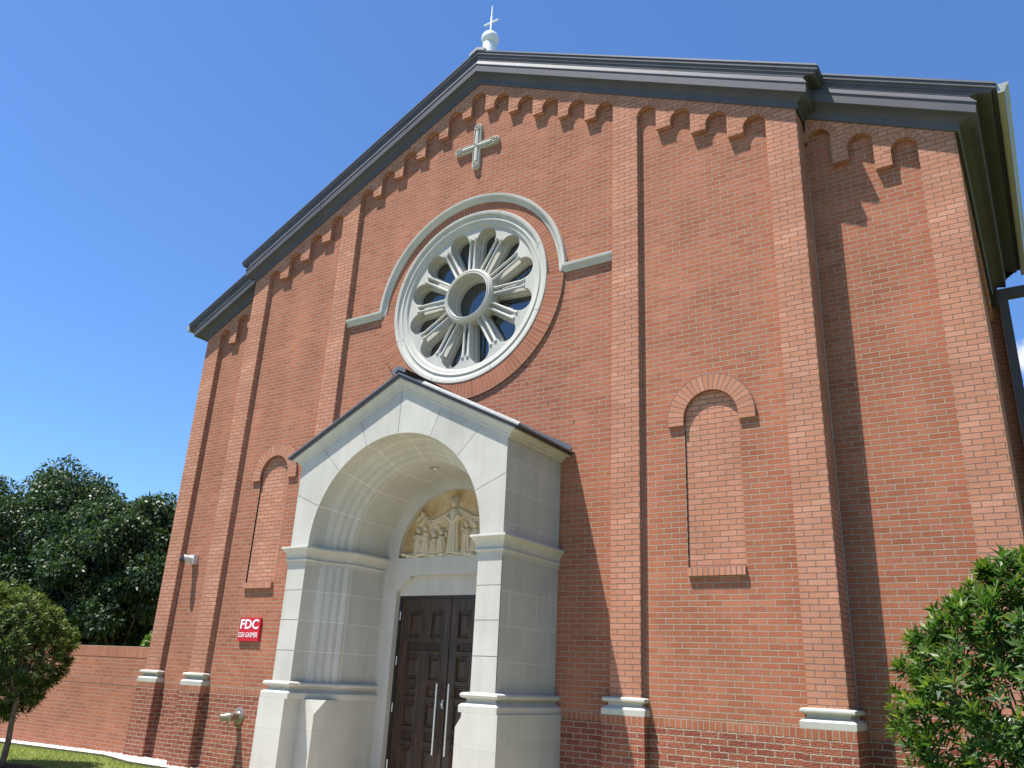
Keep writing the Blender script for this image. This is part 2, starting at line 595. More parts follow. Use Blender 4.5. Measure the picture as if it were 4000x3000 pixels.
# main recessed wall
mb = MB()
niche = lambda c: [(c - .355, 2.95), (c + .355, 2.95)] + arc(c, 4.82, .355, 0, 180, 20)
porch_hole = [(-1.32, 0.02), (1.32, 0.02)] + arc(0, 3.235, 1.32, 0, 180, 24)
outl = [(-B2 + .02, .0), (B2 - .02, .0), (B2 - .02, zr(B2) + .3), (0, ZA + .3), (-B2 + .02, zr(B2) + .3)]
mb.prism(outl, 0, .04, holes=[arc(0, RC, 1.50, 0, 357, 84), porch_hole, niche(4.015), niche(-4.015)], back=False, sides=False)
for xx in (A2, -A1, -B1):
    mb.face([(xx, -.0015, 1.2), (xx + .008, -.0015, 1.2), (xx + .008, -.0015, zr(xx) - .5), (xx, -.0015, zr(xx) - .5)], mi=1)
for wx, wz in ((.82, 5.83), (1.22, 5.68), (.39, 5.97), (1.60, 5.33), (2.03, 4.98), (-.9, 5.66), (-1.5, 5.32)):       # weep slots
    mb.face([(wx, -.002, wz), (wx + .012, -.002, wz), (wx + .012, -.002, wz + .062), (wx, -.002, wz + .062)], mi=2)
mb.build("facade_wall", [M_WALL, M_SEAL, M_BLACK], church)
# wing walls, side walls, back
def sealant(mb, x, y, z0, z1):
    mb.face([(x, y - .0015, z0), (x + .008, y - .0015, z0), (x + .008, y - .0015, z1), (x, y - .0015, z1)], mi=1)


for sx in (-1, 1):
    mb = MB()
    x0, x1 = sorted((sx * (B2 - .05), sx * (C2 - .06)))
    mb.prism([(x0, 0), (x1, 0), (x1, zw(x1) + .3), (x0, zw(x0) + .3)], YW, YW + .04, back=False, sides=False)
    sealant(mb, B2 if sx > 0 else -C1, YW, 1.2, 8.1)
    mb.build("wing_wall", [M_WALL, M_SEAL], church)
mb = MB()
for sx in (-1, 1):
    x = sx * (C2 - .05)
    mb.face([(x, YW, 0), (x, DEPTH, 0), (x, DEPTH, 8.6), (x, YW, 8.6)])
    xo = sx * (C2 + .11)
    a, b = sorted((x - sx * .02, xo))
    mb.box(a, b, 5.25, DEPTH, 0, 7.9)
mb.prism([(-C2, 0), (C2, 0), (C2, 8.6), (0, 12.0), (-C2, 8.6)], DEPTH, DEPTH + .2)
mb.build("side_wall", M_WALL, church)

# soldier course and plinth wall
for x0, x1, y in ((-B2, -1.9, -.003), (1.9, B2, -.003), (-C2, -B2, YW - .003), (B2, C2, YW - .003)):
    mb = MB()
    pts = [(x0, y, ZB - .1), (x1, y, ZB - .1), (x1, y, ZB), (x0, y, ZB)]
    mb.face(pts, uv=[(p[2] - ZB, p[0]) for p in pts])
    mb.build("soldier_course", M_SOLD, church)
for x0, x1, y in ((-B2, -1.85, -.016), (1.85, B2, -.016), (-C2, -B2, YW - .016), (B2, C2, YW - .016)):
    mb = MB()
    mb.box(x0, x1, y, y + .012, -.3, ZB - .1, skip='b')
    mb.build("plinth_wall", M_PLINTH, church)

# pilasters with stone base moulding and brick pier below
BASE_PROF = [(.0, ZB), (.075, ZB), (.078, ZB + .062), (.060, ZB + .078), (.036, ZB + .09), (.014, ZB + .105), (.010, ZB + .12),
             (.018, ZB + .134), (.050, ZB + .141), (.068, ZB + .152), (.072, ZB + .167), (.066, ZB + .184), (.048, ZB + .194), (.0, ZB + .198)]
for sx in (-1, 1):
    for (xa, xb, yf, yb, zf) in ((A1, A2, YP, .01, zr), (B1, B2, YP, YW + .01, zr), (C1, C2, YWP, 1.0, zw)):
        x0, x1 = sorted((sx * xa, sx * xb))
        mb = MB()
        # running bond, two bricks wide
        poly = [(x0, ZB + .15), (x1, ZB + .15), (x1, zf(x1) + .25), (x0, zf(x0) + .25)]
        mb.prism(poly, yf, yb, uvf=lambda x, z, x0=x0: (x - x0, z))
        pil = mb.build("pilaster", M_PIL, church)
        mb = MB()
        xb0, xb1 = x0 - .07, x1 + .07
        yfp = yf - .075
        inner = yb if abs(xa - A1) > .1 else .0
        mb.box(xb0, xb1, yfp, yb, -.3, ZB - .1, mi=0)
        for pts in ([(xb0, yfp, ZB - .1), (xb1, yfp, ZB - .1), (xb1, yfp, ZB), (xb0, yfp, ZB)],):
            mb.face(pts, uv=[(p[2] - ZB, p[0]) for p in pts], mi=1)
        for xs in (xb0, xb1):
            pts = [(xs, yfp, ZB - .1), (xs, yb, ZB - .1), (xs, yb, ZB), (xs, yfp, ZB)]
            mb.face(pts, uv=[(p[2] - ZB, p[1]) for p in pts], mi=1)
        mb.build("plinth_pier", [M_PLINTH, M_SOLD], pil)
        mb = MB()
        ys = yb if abs(xa - A1) > .1 else .0
        if abs(xa - B1) < .1:
            lo, hi = (YW, .0) if sx < 0 else (.0, YW)
            path = [(x0, lo), (x0, yf), (x1, yf), (x1, hi)]
        else:
            e = .0 if abs(xa - A1) < .1 else YW
            e2 = e if abs(xa - A1) < .1 else .95
            path = [(x0, e if sx > 0 else e2), (x0, yf), (x1, yf), (x1, e2 if sx > 0 else e)]
        sweep_plan(mb, path, BASE_PROF, flip=False)
        mb.build("base_molding", M_STONE, pil)

# arcaded corbel friezes
RA = .1525


def frieze(x0, x1, n, y, yb, zf, drop, apex=False):
    mb = MB()
    w_ = 2 * RA
    gap = (x1 - x0 - n * w_) / (n - 1) if n > 1 else 0
    cs = [x0 + RA + i * (w_ + gap) for i in range(n)]
    cols = []
    for i, c in enumerate(cs):
        crown = zf(c) - .19 - (.03 if abs(c) < .1 else 0)
        sp = crown - RA
        cols.append((c, sp))
    for i, (c, sp) in enumerate(cols):
        xs = [c - RA * math.cos(PI * k / 16) for k in range(17)]
        zs = [sp + RA * math.sin(PI * k / 16) for k in range(17)]
        for k in range(16):
            xa, xb_, za, zb = xs[k], xs[k + 1], zs[k], zs[k + 1]
            mb.face([(xa, y, za), (xb_, y, zb), (xb_, y, zf(xb_) + .15), (xa, y, zf(xa) + .15)])
            mb.face([(xa, y, za), (xb_, y, zb), (xb_, yb, zb), (xa, yb, za)], smooth=True)
        # legs down to the corbel on either side
        for side, xe in ((-1, c - RA), (1, c + RA)):
            j = i + side
            if 0 <= j < n:
                xc = (c + cols[j][0]) / 2
                zb = zf(xc) - drop
                mb.face([(xe, y, zb), (xe, yb, zb), (xe, yb, sp), (xe, y, sp)])
        if i + 1 < n:
            xa, xb_ = c + RA, cols[i + 1][0] - RA
            xc = (xa + xb_) / 2
            zb = zf(xc) - drop
            tops = [xa, xb_] if xa * xb_ > 0 else [xa, 0, xb_]
            mb.face([(xa, y, zb), (xb_, y, zb)] + [(t, y, zf(t) + .15) for t in reversed(tops)])
            mb.face([(xa, y, zb), (xb_, y, zb), (xb_, yb, zb), (xa, yb, zb)])
        # radial brick ring, a hair proud
        ro = min(.245, (w_ + gap) / 2 - .004)
        for k in range(20):
            a0, a1 = PI * k / 20, PI * (k + 1) / 20
            q = []
            for r, a in ((RA, a0), (ro, a0), (ro, a1), (RA, a1)):
                q.append((c + r * math.cos(a), y - .003, sp + r * math.sin(a)))
            rm = .2
            mb.face(q, uv=[(0, a0 * rm), (.1, a0 * rm), (.1, a1 * rm), (0, a1 * rm)], mi=1)
    mb.build("arcade_frieze", [M_PIL, M_ARCH], church)


frieze(-A1, A1, 11, YP, .01, zr, .53)
frieze(A2, B1, 4, YP, .01, zr, .545)
frieze(-B1, -A2, 4, YP, .01, zr, .545)
frieze(B2 + .03, C1, 3, YWP, YW + .01, zw, .66)
frieze(-C1, -B2 - .03, 3, YWP, YW + .01, zw, .66)

# raking metal cornices: profile in (unit projection, height)
CORN = [(0, 0, -.03), (.02, .03, -.03), (.025, .04, 0), (.03, .045, .075), (.045, .07, .10), (.06, .09, .115), (.085, .11, .135), (.110, .135, .147), (.128, .155, .154),
        (.140, .17, .158), (.148, .18, .166), (.150, .19, .305), (.160, .20, .31), (.160, .20, .322), (.112, .150, .418), (.116, .155, .424), (.118, .20, .470), (.120, .26, .478),
        (.122, .30, .486), (.132, .31, .490), (.134, .32, .540), (.146, .335, .545), (.150, .35, .548), (.150, .35, .60), (.13, .30, .607)]


def cornice(path, zf, name, cap=True):
    mb = MB()
    rows = []
    for (x, y, ox, oy) in path:
        rows.append([(x + ox * ps, y + oy * pf, zf(x + ox * ps) + h) for pf, ps, h in CORN])
    mb.grid(rows, smooth=True)
    if cap:
        mb.face(rows[0]); mb.face(rows[-1])
    if name == "rake_cornice":                              # lapped sheet joints
        for sx, xx in ((-1, 1.55), (-1, 3.6), (1, 1.55), (1, 3.6), (1, .9)):
            x = sx * xx
            mb.grid([[(xj, YP - pf - .002, zf(xj) + h) for pf, ps, h in CORN[10:15]] for xj in (x - .005, x + .005)], mi=1, smooth=False)
    return mb.build(name, [M_METAL, M_BLACK], church, sharp=24)


SM, FM, SW, FW = .35, .150, .50, .183
cornice([(-B2, 3.0, -1, 0), (-B2, YP, -1, -1), (0, YP, 0, -1), (B2, YP, 1, -1), (B2, 3.0, 1, 0)], zr, "rake_cornice")
for sx in (-1, 1):
    cornice([(sx * (B2 - .02), YWP, 0, -1.22), (sx * C2, YWP, sx * 1.43, -1.22), (sx * C2, 5.25, sx * 1.43, 0)], zw, "wing_cornice")
# roofs
mb = MB()
for sx in (-1, 1):
    xe, ye = sx * (B2 + SM + .012), YP - FM - .012
    top = lambda x, d=0: zr(x) + .603 + d
    P = [(0, ye), (xe, ye), (xe, DEPTH), (0, DEPTH)]
    for d in (0, .028):
        mb.face([(x, y, top(x, d)) for x, y in P])
    for i in range(4):
        a, b = P[i], P[(i + 1) % 4]
        mb.face([(*a, top(a[0])), (*b, top(b[0])), (*b, top(b[0], .028)), (*a, top(a[0], .028))])
    for k in range(14):                                     # standing seams
        y = .3 + k * 1.5
        mb.face([(0, y, top(0, .03)), (xe, y, top(xe, .03)), (xe, y, top(xe, .065)), (0, y, top(0, .065))])
    x0, x1, yw = sx * (B2 - .1), sx * (C2 + SW + .012), YWP - FW - .012
    topw = lambda x, d=0: zw(x) + .603 + d
    P = [(x0, yw), (x1, yw), (x1, 5.26), (x0, 5.26)]
    for d in (0, .028):
        mb.face([(x, y, topw(x, d)) for x, y in P])
    for i in range(4):
        a, b = P[i], P[(i + 1) % 4]
        mb.face([(*a, topw(a[0])), (*b, topw(b[0])), (*b, topw(b[0], .028)), (*a, topw(a[0], .028))])
    P = [(x0, 5.26), (sx * (C2 + .12), 5.26), (sx * (C2 + .12), DEPTH), (x0, DEPTH)]
    mb.face([(x, y, topw(x, .01)) for x, y in P])
roof = mb.build("roof", M_ROOF, church)
mb = MB()
for sx in (-1, 1):
    w = .17 * sx
    z0 = ZA + .66
    mb.face([(0, YP - FM - .02, z0 + .03), (w, YP - FM - .02, z0 - .085 + .03), (w, DEPTH, z0 - .085 + .03), (0, DEPTH, z0 + .03)])
    mb.face([(0, YP - FM - .02, z0 - .03), (w, YP - FM - .02, z0 - .085 - .03), (w, YP - FM - .02, z0 - .055), (0, YP - FM - .02, z0 + .03)])
mb.build("ridge_cap", M_GUTTER, roof)
# eaves gutters
for sx in (-1, 1):
    mb = MB()
    zt = zw(C2 + SW) + .60
    xi = C2 + SW + .004
    prof = [(0, .0), (0, -.12), (.02, -.125), (.075, -.12), (.085, -.09), (.10, -.05), (.125, -.03), (.13, .0), (.125, .003), (.12, -.022), (.09, -.045),
            (.075, -.085), (.065, -.108), (.02, -.112), (.012, -.1), (.012, 0)]
    rows = [[(sx * (xi + a), y, zt + b) for a, b in prof + prof[:1]] for y in (YWP - FW + .02, 5.30)]
    mb.grid(rows, smooth=False)
    mb.face(rows[1])
    y0 = YWP - FW + .02
    mb.face([(sx * (xi + a), y0 - .001, zt + b) for a, b in prof[:8]])
    mb.build("gutter", M_GUTTER, church)
# downspout on the right flank
mb = MB()
mb.box(C2 + .115, C2 + .255, 5.11, 5.24, 0, 7.98)
mb.box(C2 + .115, C2 + .62, 5.10, 5.245, 7.98, 8.14)
mb.build("downspout", M_METAL, church)
# flank corbel blocks under the eave
mb = MB()
for k in range(8):
    y = 1.25 + k * .5
    mb.box(C2 - .05, C2 + .004, y, y + .2, 7.55, 8.2)
mb.box(C2 - .05, C2 + .004, 1.0, 5.25, 7.9, 8.2)
mb.build("flank_frieze", M_PIL, church)

# finial with cross on the ridge
mb = MB()
revolve_z(mb, [(.0, 12.2), (.175, 12.22), (.165, 12.3), (.135, 12.62), (.130, 12.70), (.10, 12.72)], 0, .12)
revolve_z(mb, [(.168 * math.cos(PI * (k / 16 - .5)), 12.83 + .160 * math.sin(PI * (k / 16 - .5))) for k in range(17)], 0, .12)
fin = mb.build("finial", M_WHITE, church, sharp=60)
mb = MB()
tube(mb, [(0, .12, 12.96), (0, .12, 13.36), (0, .12, 13.38), (0, .12, 13.64)], [.022, .020, .013, .012], 8)
tube(mb, [(-.165, .12, 13.235), (.165, .12, 13.235)], .017, 8)
mb.build("finial_cross", M_WHITE, fin)

# brick ring, hood mould and rose window
mb = MB()
revolve_y(mb, [(1.50, -.004), (1.60, -.004), (1.74, -.004)], 0, RC, 60, 0, 180)
lo = [(1.50, -.032), (1.82, -.032), (1.82, .0)]
rows, uvs = [], []
for i in range(61):
    a = math.radians(180 + 180 * i / 60)
    rows.append([(r * math.cos(a), y, RC + r * math.sin(a)) for r, y in lo])
    uvs.append([(0.0, a * 1.68), (.2033 * .97, a * 1.68), (.23, a * 1.68)])
mb.grid(rows, uvs=uvs, smooth=False)
for i in range(0, 0):
    pass
o = mb.build("brick_ring", brick_mat("ring_red_brick", RED, (.41, .36, .29), offset=0.0), church)
# remap the upper ring so that one brick spans its width
me = o.data
ul = me.uv_layers[0].data
for p in me.polygons[:120]:
    for li in p.loop_indices:
        u, v = ul[li].uv
        ul[li].uv = ((u - 1.50) * .2033 / .25, v * 1.68 / 1.613)

mb = MB()
hp = [(-.0, .0), (.0, -.022), (.022, -.03), (.045, -.042), (.066, -.062), (.078, -.075), (.085, -.078), (.128, -.08), (.132, -.07), (.132, .0)]
path = [(-A1, 7.41)] + [(x, z) for x, z in arc(0, 7.41, 1.735, 180, 0, 48)] + [(A1, 7.41)]
mv = []
for i, (x, z) in enumerate(path):
    if i in (0, len(path) - 1):
        mv.append((0, 1))
    elif i == 1:
        mv.append((-1, 1))
    elif i == len(path) - 2:
        mv.append((1, 1))
    else:
        r = math.hypot(x, z - 7.41)
        mv.append((x / r, (z - 7.41) / r))
rows = [[(x + ox * t, y, z + oz * t) for t, y in hp] for (x, z), (ox, oz) in zip(path, mv)]
mb.grid(rows, smooth=True)
mb.build("hood_molding", M_STONE, church, sharp=30)

rose = empty("rose_window", (0, 0, 0), church)
mb = MB()
revolve_y(mb, [(1.525, .03), (1.525, -.034), (1.518, -.042), (1.462, -.042), (1.455, -.038), (1.450, -.022), (1.435, -.012), (1.415, -.006), (1.392, -.006),
               (1.388, -.014), (1.380, -.018), (1.368, -.016), (1.362, -.006), (1.345, .004), (1.325, .008), (1.300, .011), (1.288, .016), (1.280, .030), (1.272, .042), (1.262, .046)], 0, RC, 128)
for k in range(8):                                         # ring joints
    a = math.radians(22.5 + 45 * k)
    for (r0, r1, y) in ((1.462, 1.52, -.0435), (1.39, 1.435, -.0135)):
        t = .0035
        ca, sa = math.cos(a), math.sin(a)
        mb.face([(r0 * ca - t * sa, y, RC + r0 * sa + t * ca), (r1 * ca - t * sa, y, RC + r1 * sa + t * ca),
                 (r1 * ca + t * sa, y, RC + r1 * sa - t * ca), (r0 * ca + t * sa, y, RC + r0 * sa - t * ca)], mi=1)
mb.build("ring_molding", [M_STONE, M_JOINT], rose, sharp=40)

LRC, LR = 1.060, .192
NL = 12


def pol(r, t, ang):
    """point at radius r along the axis 'ang', offset t to its left"""
    return (r * math.cos(ang) - t * math.sin(ang), RC + r * math.sin(ang) + t * math.cos(ang))


def petal(ang, ins, r_in):
    pts = []
    hw0, hw1 = .064 - ins, LR - ins
    pts.append(pol(r_in, -hw0, ang))
    for k in range(17):
        a = -PI / 2 + PI * k / 16
        pts.append(pol(LRC + hw1 * math.cos(a), hw1 * math.sin(a), ang))
    pts.append(pol(r_in, hw0, ang))
    return pts


hole = []
for k in range(NL):
    ang = math.radians(15 + 30 * k)
    for j in range(21):
        a = -PI * .53 + 2 * PI * .53 * j / 20
        hole.append(pol(LRC + LR * math.cos(a), LR * math.sin(a), ang))
outer = [(1.268 * math.cos(2 * PI * i / 120), RC + 1.268 * math.sin(2 * PI * i / 120)) for i in range(120)]
mb = MB()
mb.prism(outer, .045, .20, holes=[hole], back=False, sides=False, smooth=True)
mb.prism(outer, .20, .285, holes=[petal(math.radians(15 + 30 * k), .034, .46) for k in range(NL)] + [[(.345 * math.cos(2 * PI * i / 48), RC + .345 * math.sin(2 * PI * i / 48)) for i in range(48)]],
         back=False, sides=False, smooth=True)
for k in range(NL):                                        # spoke cores
    ang = math.radians(30 * k)
    q = [pol(.44, -.052, ang), pol(1.08, -.066, ang), pol(1.08, .066, ang), pol(.44, .052, ang)]
    mb.prism(q, .16, .21, back=False)
mb.build("tracery", M_STONE, rose, sharp=30)
mb = MB()
revolve_y(mb, [(.485, .21), (.485, .03), (.478, .01), (.462, .0), (.455, -.012), (.448, -.022), (.435, -.025), (.425, -.015), (.418, -.015), (.412, -.028),
               (.395, -.030), (.388, -.02), (.384, .0), (.380, .19), (.365, .20), (.345, .205), (.345, .285)], 0, RC, 72)
mb.build("hub", M_STONE, rose, sharp=30)
for k in range(NL):
    ang = math.radians(30 * k)
    for t in (-.049, .049):
        mb = MB()
        pts, rad = [], []
        for r, rr in ((.47, .032), (.495, .031), (.50, .025), (.515, .026), (.52, .0235), (1.005, .0220), (1.01, .025), (1.025, .026), (1.03, .031), (1.075, .038)):
            x, z = pol(r, t, ang)
            pts.append((x, .062, z)); rad.append(rr)
        tube(mb, pts, rad, 10)
        mb.build("colonnette", M_STONE, rose, sharp=30)
mb = MB()
mb.face([(1.27 * math.cos(2 * PI * i / 48), .282, RC + 1.27 * math.sin(2 * PI * i / 48)) for i in range(48)])
mb.build("glass", M_GLASS, rose)
mb = MB()
mb.box(-1.4, 1.4, .4, 3.0, RC - 1.4, RC + 1.4)
# stone cross on the gable
mb = MB()
CZ = 10.335


def rcross(hl, hw, n=8):
    pts = []
    for q in range(4):
        a = q * PI / 2
        for i in range(n + 1):
            b = -PI / 2 + PI * i / n
            x, z = hl - hw + hw * math.cos(b), hw * math.sin(b)
            pts.append((x * math.cos(a) - z * math.sin(a), CZ + x * math.sin(a) + z * math.cos(a)))
        pts.append((hw * math.cos(a + PI / 2) - 0 + hw * math.cos(a), CZ + hw * math.sin(a) + hw * math.sin(a + PI / 2)))
    return pts


mb.prism(rcross(.470, .074), -.032, .0, back=False)
oc, ic = rcross(.470, .074), rcross(.458, .062)
i2 = rcross(.452, .056)
for i in range(len(oc)):
    j = (i + 1) % len(oc)
    for la, ya, lb, yb in ((oc, -.034, oc, -.050), (oc, -.050, ic, -.060), (ic, -.060, i2, -.056), (i2, -.056, i2, -.030)):
        mb.face([(la[i][0], ya, la[i][1]), (la[j][0], ya, la[j][1]), (lb[j][0], yb, lb[j][1]), (lb[i][0], yb, lb[i][1])])
for q in range(4):
    a = q * PI / 2
    ca, sa = math.cos(a), math.sin(a)
    f = lambda u, v, y: (u * ca - v * sa, y, CZ + u * sa + v * ca)
    # convex arm
    prof = [(-.034, -.030), (-.034, -.058), (-.027, -.068), (0, -.076), (.027, -.068), (.034, -.058), (.034, -.030)]
    mb.grid([[f(u, v, y) for v, y in prof] for u in (-.04, .31)], smooth=False)
    mb.face([f(.31, v, y) for v, y in prof])
    rows = []
    for i in range(25):
        b = 2 * PI * i / 24
        rows.append([f(.385 + r * math.cos(b), r * math.sin(b), y) for r, y in ((.048, -.030), (.048, -.076), (.038, -.076), (.031, -.048), (.0, -.048))])
    mb.grid(rows, smooth=False)
mb.build("gable_cross", M_STONE, church)

# blind arched windows
for c in (4.015, -4.015):
    mb = MB()
    pan = niche(c)
    mb.prism(pan, .022, .03, back=False, sides=False)
    for i in range(len(pan)):
        a, b = pan[i], pan[(i + 1) % len(pan)]
        mb.face([(a[0], .0, a[1]), (b[0], .0, b[1]), (b[0], .024, b[1]), (a[0], .024, a[1])])
    bw_ = mb.build("blind_window", M_PIL, church)
    mb = MB()
    ri, ro, zc = .355, .572, 4.82
    path = [(c + r, 4.745) for r in ()]
    segs = [(None, 4.745)] + [(a, None) for a in np.linspace(0, 180, 33)] + [(181, 4.745)]
    def ringpt(r, s_):
        a, z = s_
        if a is None: return (c + r, z)
        if a == 181: return (c - r, z)
        return (c + r * math.cos(math.radians(a)), zc + r * math.sin(math.radians(a)))
    d = 0
    yf = -.042
    last = None
    rows, uvs = [], []
    for s_ in segs:
        pm = ringpt((ri + ro) / 2, s_)
        if last: d += math.hypot(pm[0] - last[0], pm[1] - last[1])
        last = pm
        pi_, po = ringpt(ri, s_), ringpt(ro, s_)
        rows.append([(pi_[0], .02, pi_[1]), (pi_[0], yf, pi_[1]), (po[0], yf, po[1]), (po[0], 0, po[1])])
        uvs.append([(-.06, d), (0.003, d), (.2033, d), (.25, d)])
    mb.grid(rows, uvs=uvs, smooth=False)
    mb.face(rows[0]); mb.face(rows[-1])
    mb.build("arch", M_ARCH, bw_)
    mb = MB()
    x0, x1 = c - .352, c + .352
    mb.box(x0, x1, -.048, .02, 2.852, 2.95)
    o = mb.build("sill", brick_mat("sill_brick", TAN, (.175, .150, .128), offset=0.0, bw=.11), bw_)
    for p in o.data.polygons:
        for li in p.loop_indices:
            u, v = o.data.uv_layers[0].data[li].uv
            o.data.uv_layers[0].data[li].uv = (v - 2.845, u)

# ------------------------------------------------------------------ porch (portal)
portal = empty("portal", (0, 0, 0), church)
PD, PW, PR, PZ, PA = -1.34, 1.845, 1.495, 3.235, 5.39
zp = lambda x: PA - .5 * abs(x)
# backing masonry
mb = MB()
i_ = .003
out = [(-PW + i_, 1.2), (-PR - .006, 1.2)] + arc(0, PZ, PR + .006, 180, 0, 48) + [(PR + .006, 1.2), (PW - i_, 1.2), (PW - i_, zp(PW)), (0, PA), (-PW + i_, zp(PW))]
mb.prism(out, PD + .009, 0.0, back=False, sides=False, mi=0)
for sx in (-1, 1):
    x = sx * PW
    pts = [(x, PD + .002, 1.2), (x, 0, 1.2), (x, 0, zp(PW)), (x, PD + .002, zp(PW))]
    mb.face(pts, uv=[(p[1] - PD + .1, p[2] - 2.99) for p in pts], mi=1)
mb.build("masonry", [M_JOINT, M_ASHLAR], portal)
# front blocks with open joints
mb = MB()
g = .0038


def block(poly):
    mb.prism(poly, PD, PD + .012, back=False)


def ray_out(a):
    ca, sa = math.cos(a), math.sin(a)
    best = 9
    if abs(ca) > 1e-6:
        t = PW / abs(ca)
        if PZ + t * sa <= zp(PW) + 1e-6: best = min(best, t)
    t = (PA - PZ) / (sa + .5 * abs(ca))
    if t * abs(ca) <= PW + 1e-6: best = min(best, t)
    return best


corner = math.atan2(zp(PW) - PZ, PW)
angs = [0, 22.5, 45, 67.5, 90, 112.5, 135, 157.5, 180]
for a0, a1 in zip(angs[:-1], angs[1:]):
    r0, r1 = math.radians(a0), math.radians(a1)
    poly = []
    t0, t1 = ray_out(r0), ray_out(r1)
    n0 = (-math.sin(r0) * g, math.cos(r0) * g); n1 = (math.sin(r1) * g, -math.cos(r1) * g)
    if a0 == 0: n0 = (0, 0)
    if a1 == 180: n1 = (0, 0)
    P0 = (t0 * math.cos(r0) + n0[0], PZ + t0 * math.sin(r0) + n0[1])
    P1 = (t1 * math.cos(r1) + n1[0], PZ + t1 * math.sin(r1) + n1[1])
    poly.append(P0)
    for cc in (corner, PI - corner):
        if r0 < cc < r1: poly.append((PW * (1 if cc < PI / 2 else -1), zp(PW)))
    poly.append(P1)
    for k in range(9):
        a = r1 + (r0 - r1) * k / 8
        nx, nz_ = (n1 if k == 0 else n0 if k == 8 else (0, 0))
        poly.append((PR * math.cos(a) + nx, PZ + PR * math.sin(a) + nz_))
    block(poly)
zs = [1.40, 1.828, 2.232, 2.635, 3.0]
for sx in (-1, 1):
    x0, x1 = sorted((sx * PR, sx * PW))
    for z0, z1 in zip(zs[:-1], zs[1:]):
        block([(x0, z0 + g), (x1, z0 + g), (x1, z1 - g), (x0, z1 - g)])
mb.build("front_block", M_BLOCK, portal)
# reveal: splayed jamb and barrel vault in one sweep
prof = [(PR, PD), (1.487, -1.19)]
uu = [0, 1]
prof += [(1.480, -1.05)]; uu += [2]
p0, p1 = Vector((1.480, -1.05)), Vector((1.245, -.66))
dn = Vector((-(p1 - p0).y, (p1 - p0).x)).normalized()
if dn.x > 0: dn = -dn
NF = 40
for k in range(1, NF + 1):
    t = k / NF
    q = p0.lerp(p1, t) + dn * (.020 * abs(math.sin(PI * 4 * t)) ** 1.3)
    prof.append((q.x, q.y)); uu.append(2 + t)
prof += [(1.24, .06)]; uu += [4]
rows, uvs = [], []
def addrow(f, v):
    rows.append([f(r, y) for r, y in prof]); uvs.append([(u, v) for u in uu])
zz = [1.2, 1.43, 1.828, 2.232, 2.635, 2.99, PZ]
vz = [-.57, 0, 1, 2, 3, 3.9, 3.98]
for z, v in zip(zz, vz): addrow(lambda r, y, z=z: (-r, y, z), v)
for k in range(1, 64):
    a = PI * k / 64
    addrow(lambda r, y, a=a: (-r * math.cos(a), y, PZ + r * math.sin(a)), 4 + 8 * k / 64)
for z, v in list(zip(zz, vz))[::-1]: addrow(lambda r, y, z=z: (r, y, z), 12 + (4 - v))
mb = MB()
mb.grid(rows, uvs=uvs, smooth=True)
mb.build("reveal", M_REVEAL, portal, sharp=50)
# impost and base mouldings round both piers
IMP = [(.0, 2.985), (.012, 2.987), (.012, 3.03), (.024, 3.034), (.034, 3.046), (.036, 3.058), (.030, 3.07), (.018, 3.076), (.022, 3.10), (.032, 3.13),
       (.05, 3.165), (.068, 3.19), (.080, 3.20), (.088, 3.206), (.090, 3.22), (.086, 3.233), (.0, 3.238)]
BM = [(.0, 1.214), (.092, 1.214), (.094, 1.285), (.076, 1.302), (.05, 1.315), (.028, 1.332), (.022, 1.348), (.030, 1.362), (.062, 1.37), (.082, 1.382),
      (.088, 1.398), (.082, 1.416), (.062, 1.428), (.0, 1.432)]
half = [(PW, .0), (PW, PD), (PR, PD), (1.481, -1.06), (1.243, -.66), (1.24, .055)]
for sx in (-1, 1):
    pth = [(sx * x, y) for x, y in half]
    for nm, pf in (("impost_molding", IMP), ("base_molding", BM)):
        mb = MB()
        sweep_plan(mb, pth, pf, flip=(sx > 0))
        mb.build(nm, M_STONE, portal, sharp=32)
    mb = MB()
    pl = [(1.950, .0), (1.950, -1.432), (1.455, -1.432), (1.455, -1.15), (1.17, -1.15), (1.17, .055)]
    ZT = 1.213
    ch = [(1.29, -1.15, ZT), (1.17, -1.15, 1.035), (1.17, -.95, ZT)]
    X = lambda p: (sx * p[0], p[1], p[2])
    for i in range(len(pl) - 1):
        a, b = pl[i], pl[i + 1]
        joints = [-.3, .0, .43, .835, ZT]
        if i == 3:
            mb.face([X((*a, -.3)), X((*b, -.3)), X(ch[1]), X(ch[0]), X((*a, ZT))])
        elif i == 4:
            mb.face([X((*a, -.3)), X((*b, -.3)), X((*b, ZT)), X(ch[2]), X(ch[1])], uv=None)
        else:
            mb.face([X((*a, -.3)), X((*b, -.3)), X((*b, ZT)), X((*a, ZT))], uv=[(p, z) for p, z in ((0.05, -.38), (1.3, -.38), (1.3, ZT - .08 + .0), (0.05, ZT - .08))] if i == 0 else None)
    mb.face([X(c_) for c_ in ch])
    mb.face([X((*p, ZT)) for p in pl[:4]] + [X(ch[0]), X(ch[2]), X((*pl[5], ZT))])
    mb.build("plinth", stone_mat("plinth_stone", STONE, True, (.36, .345, .31), jsize=.003, bw=9, bh=.4175), portal)
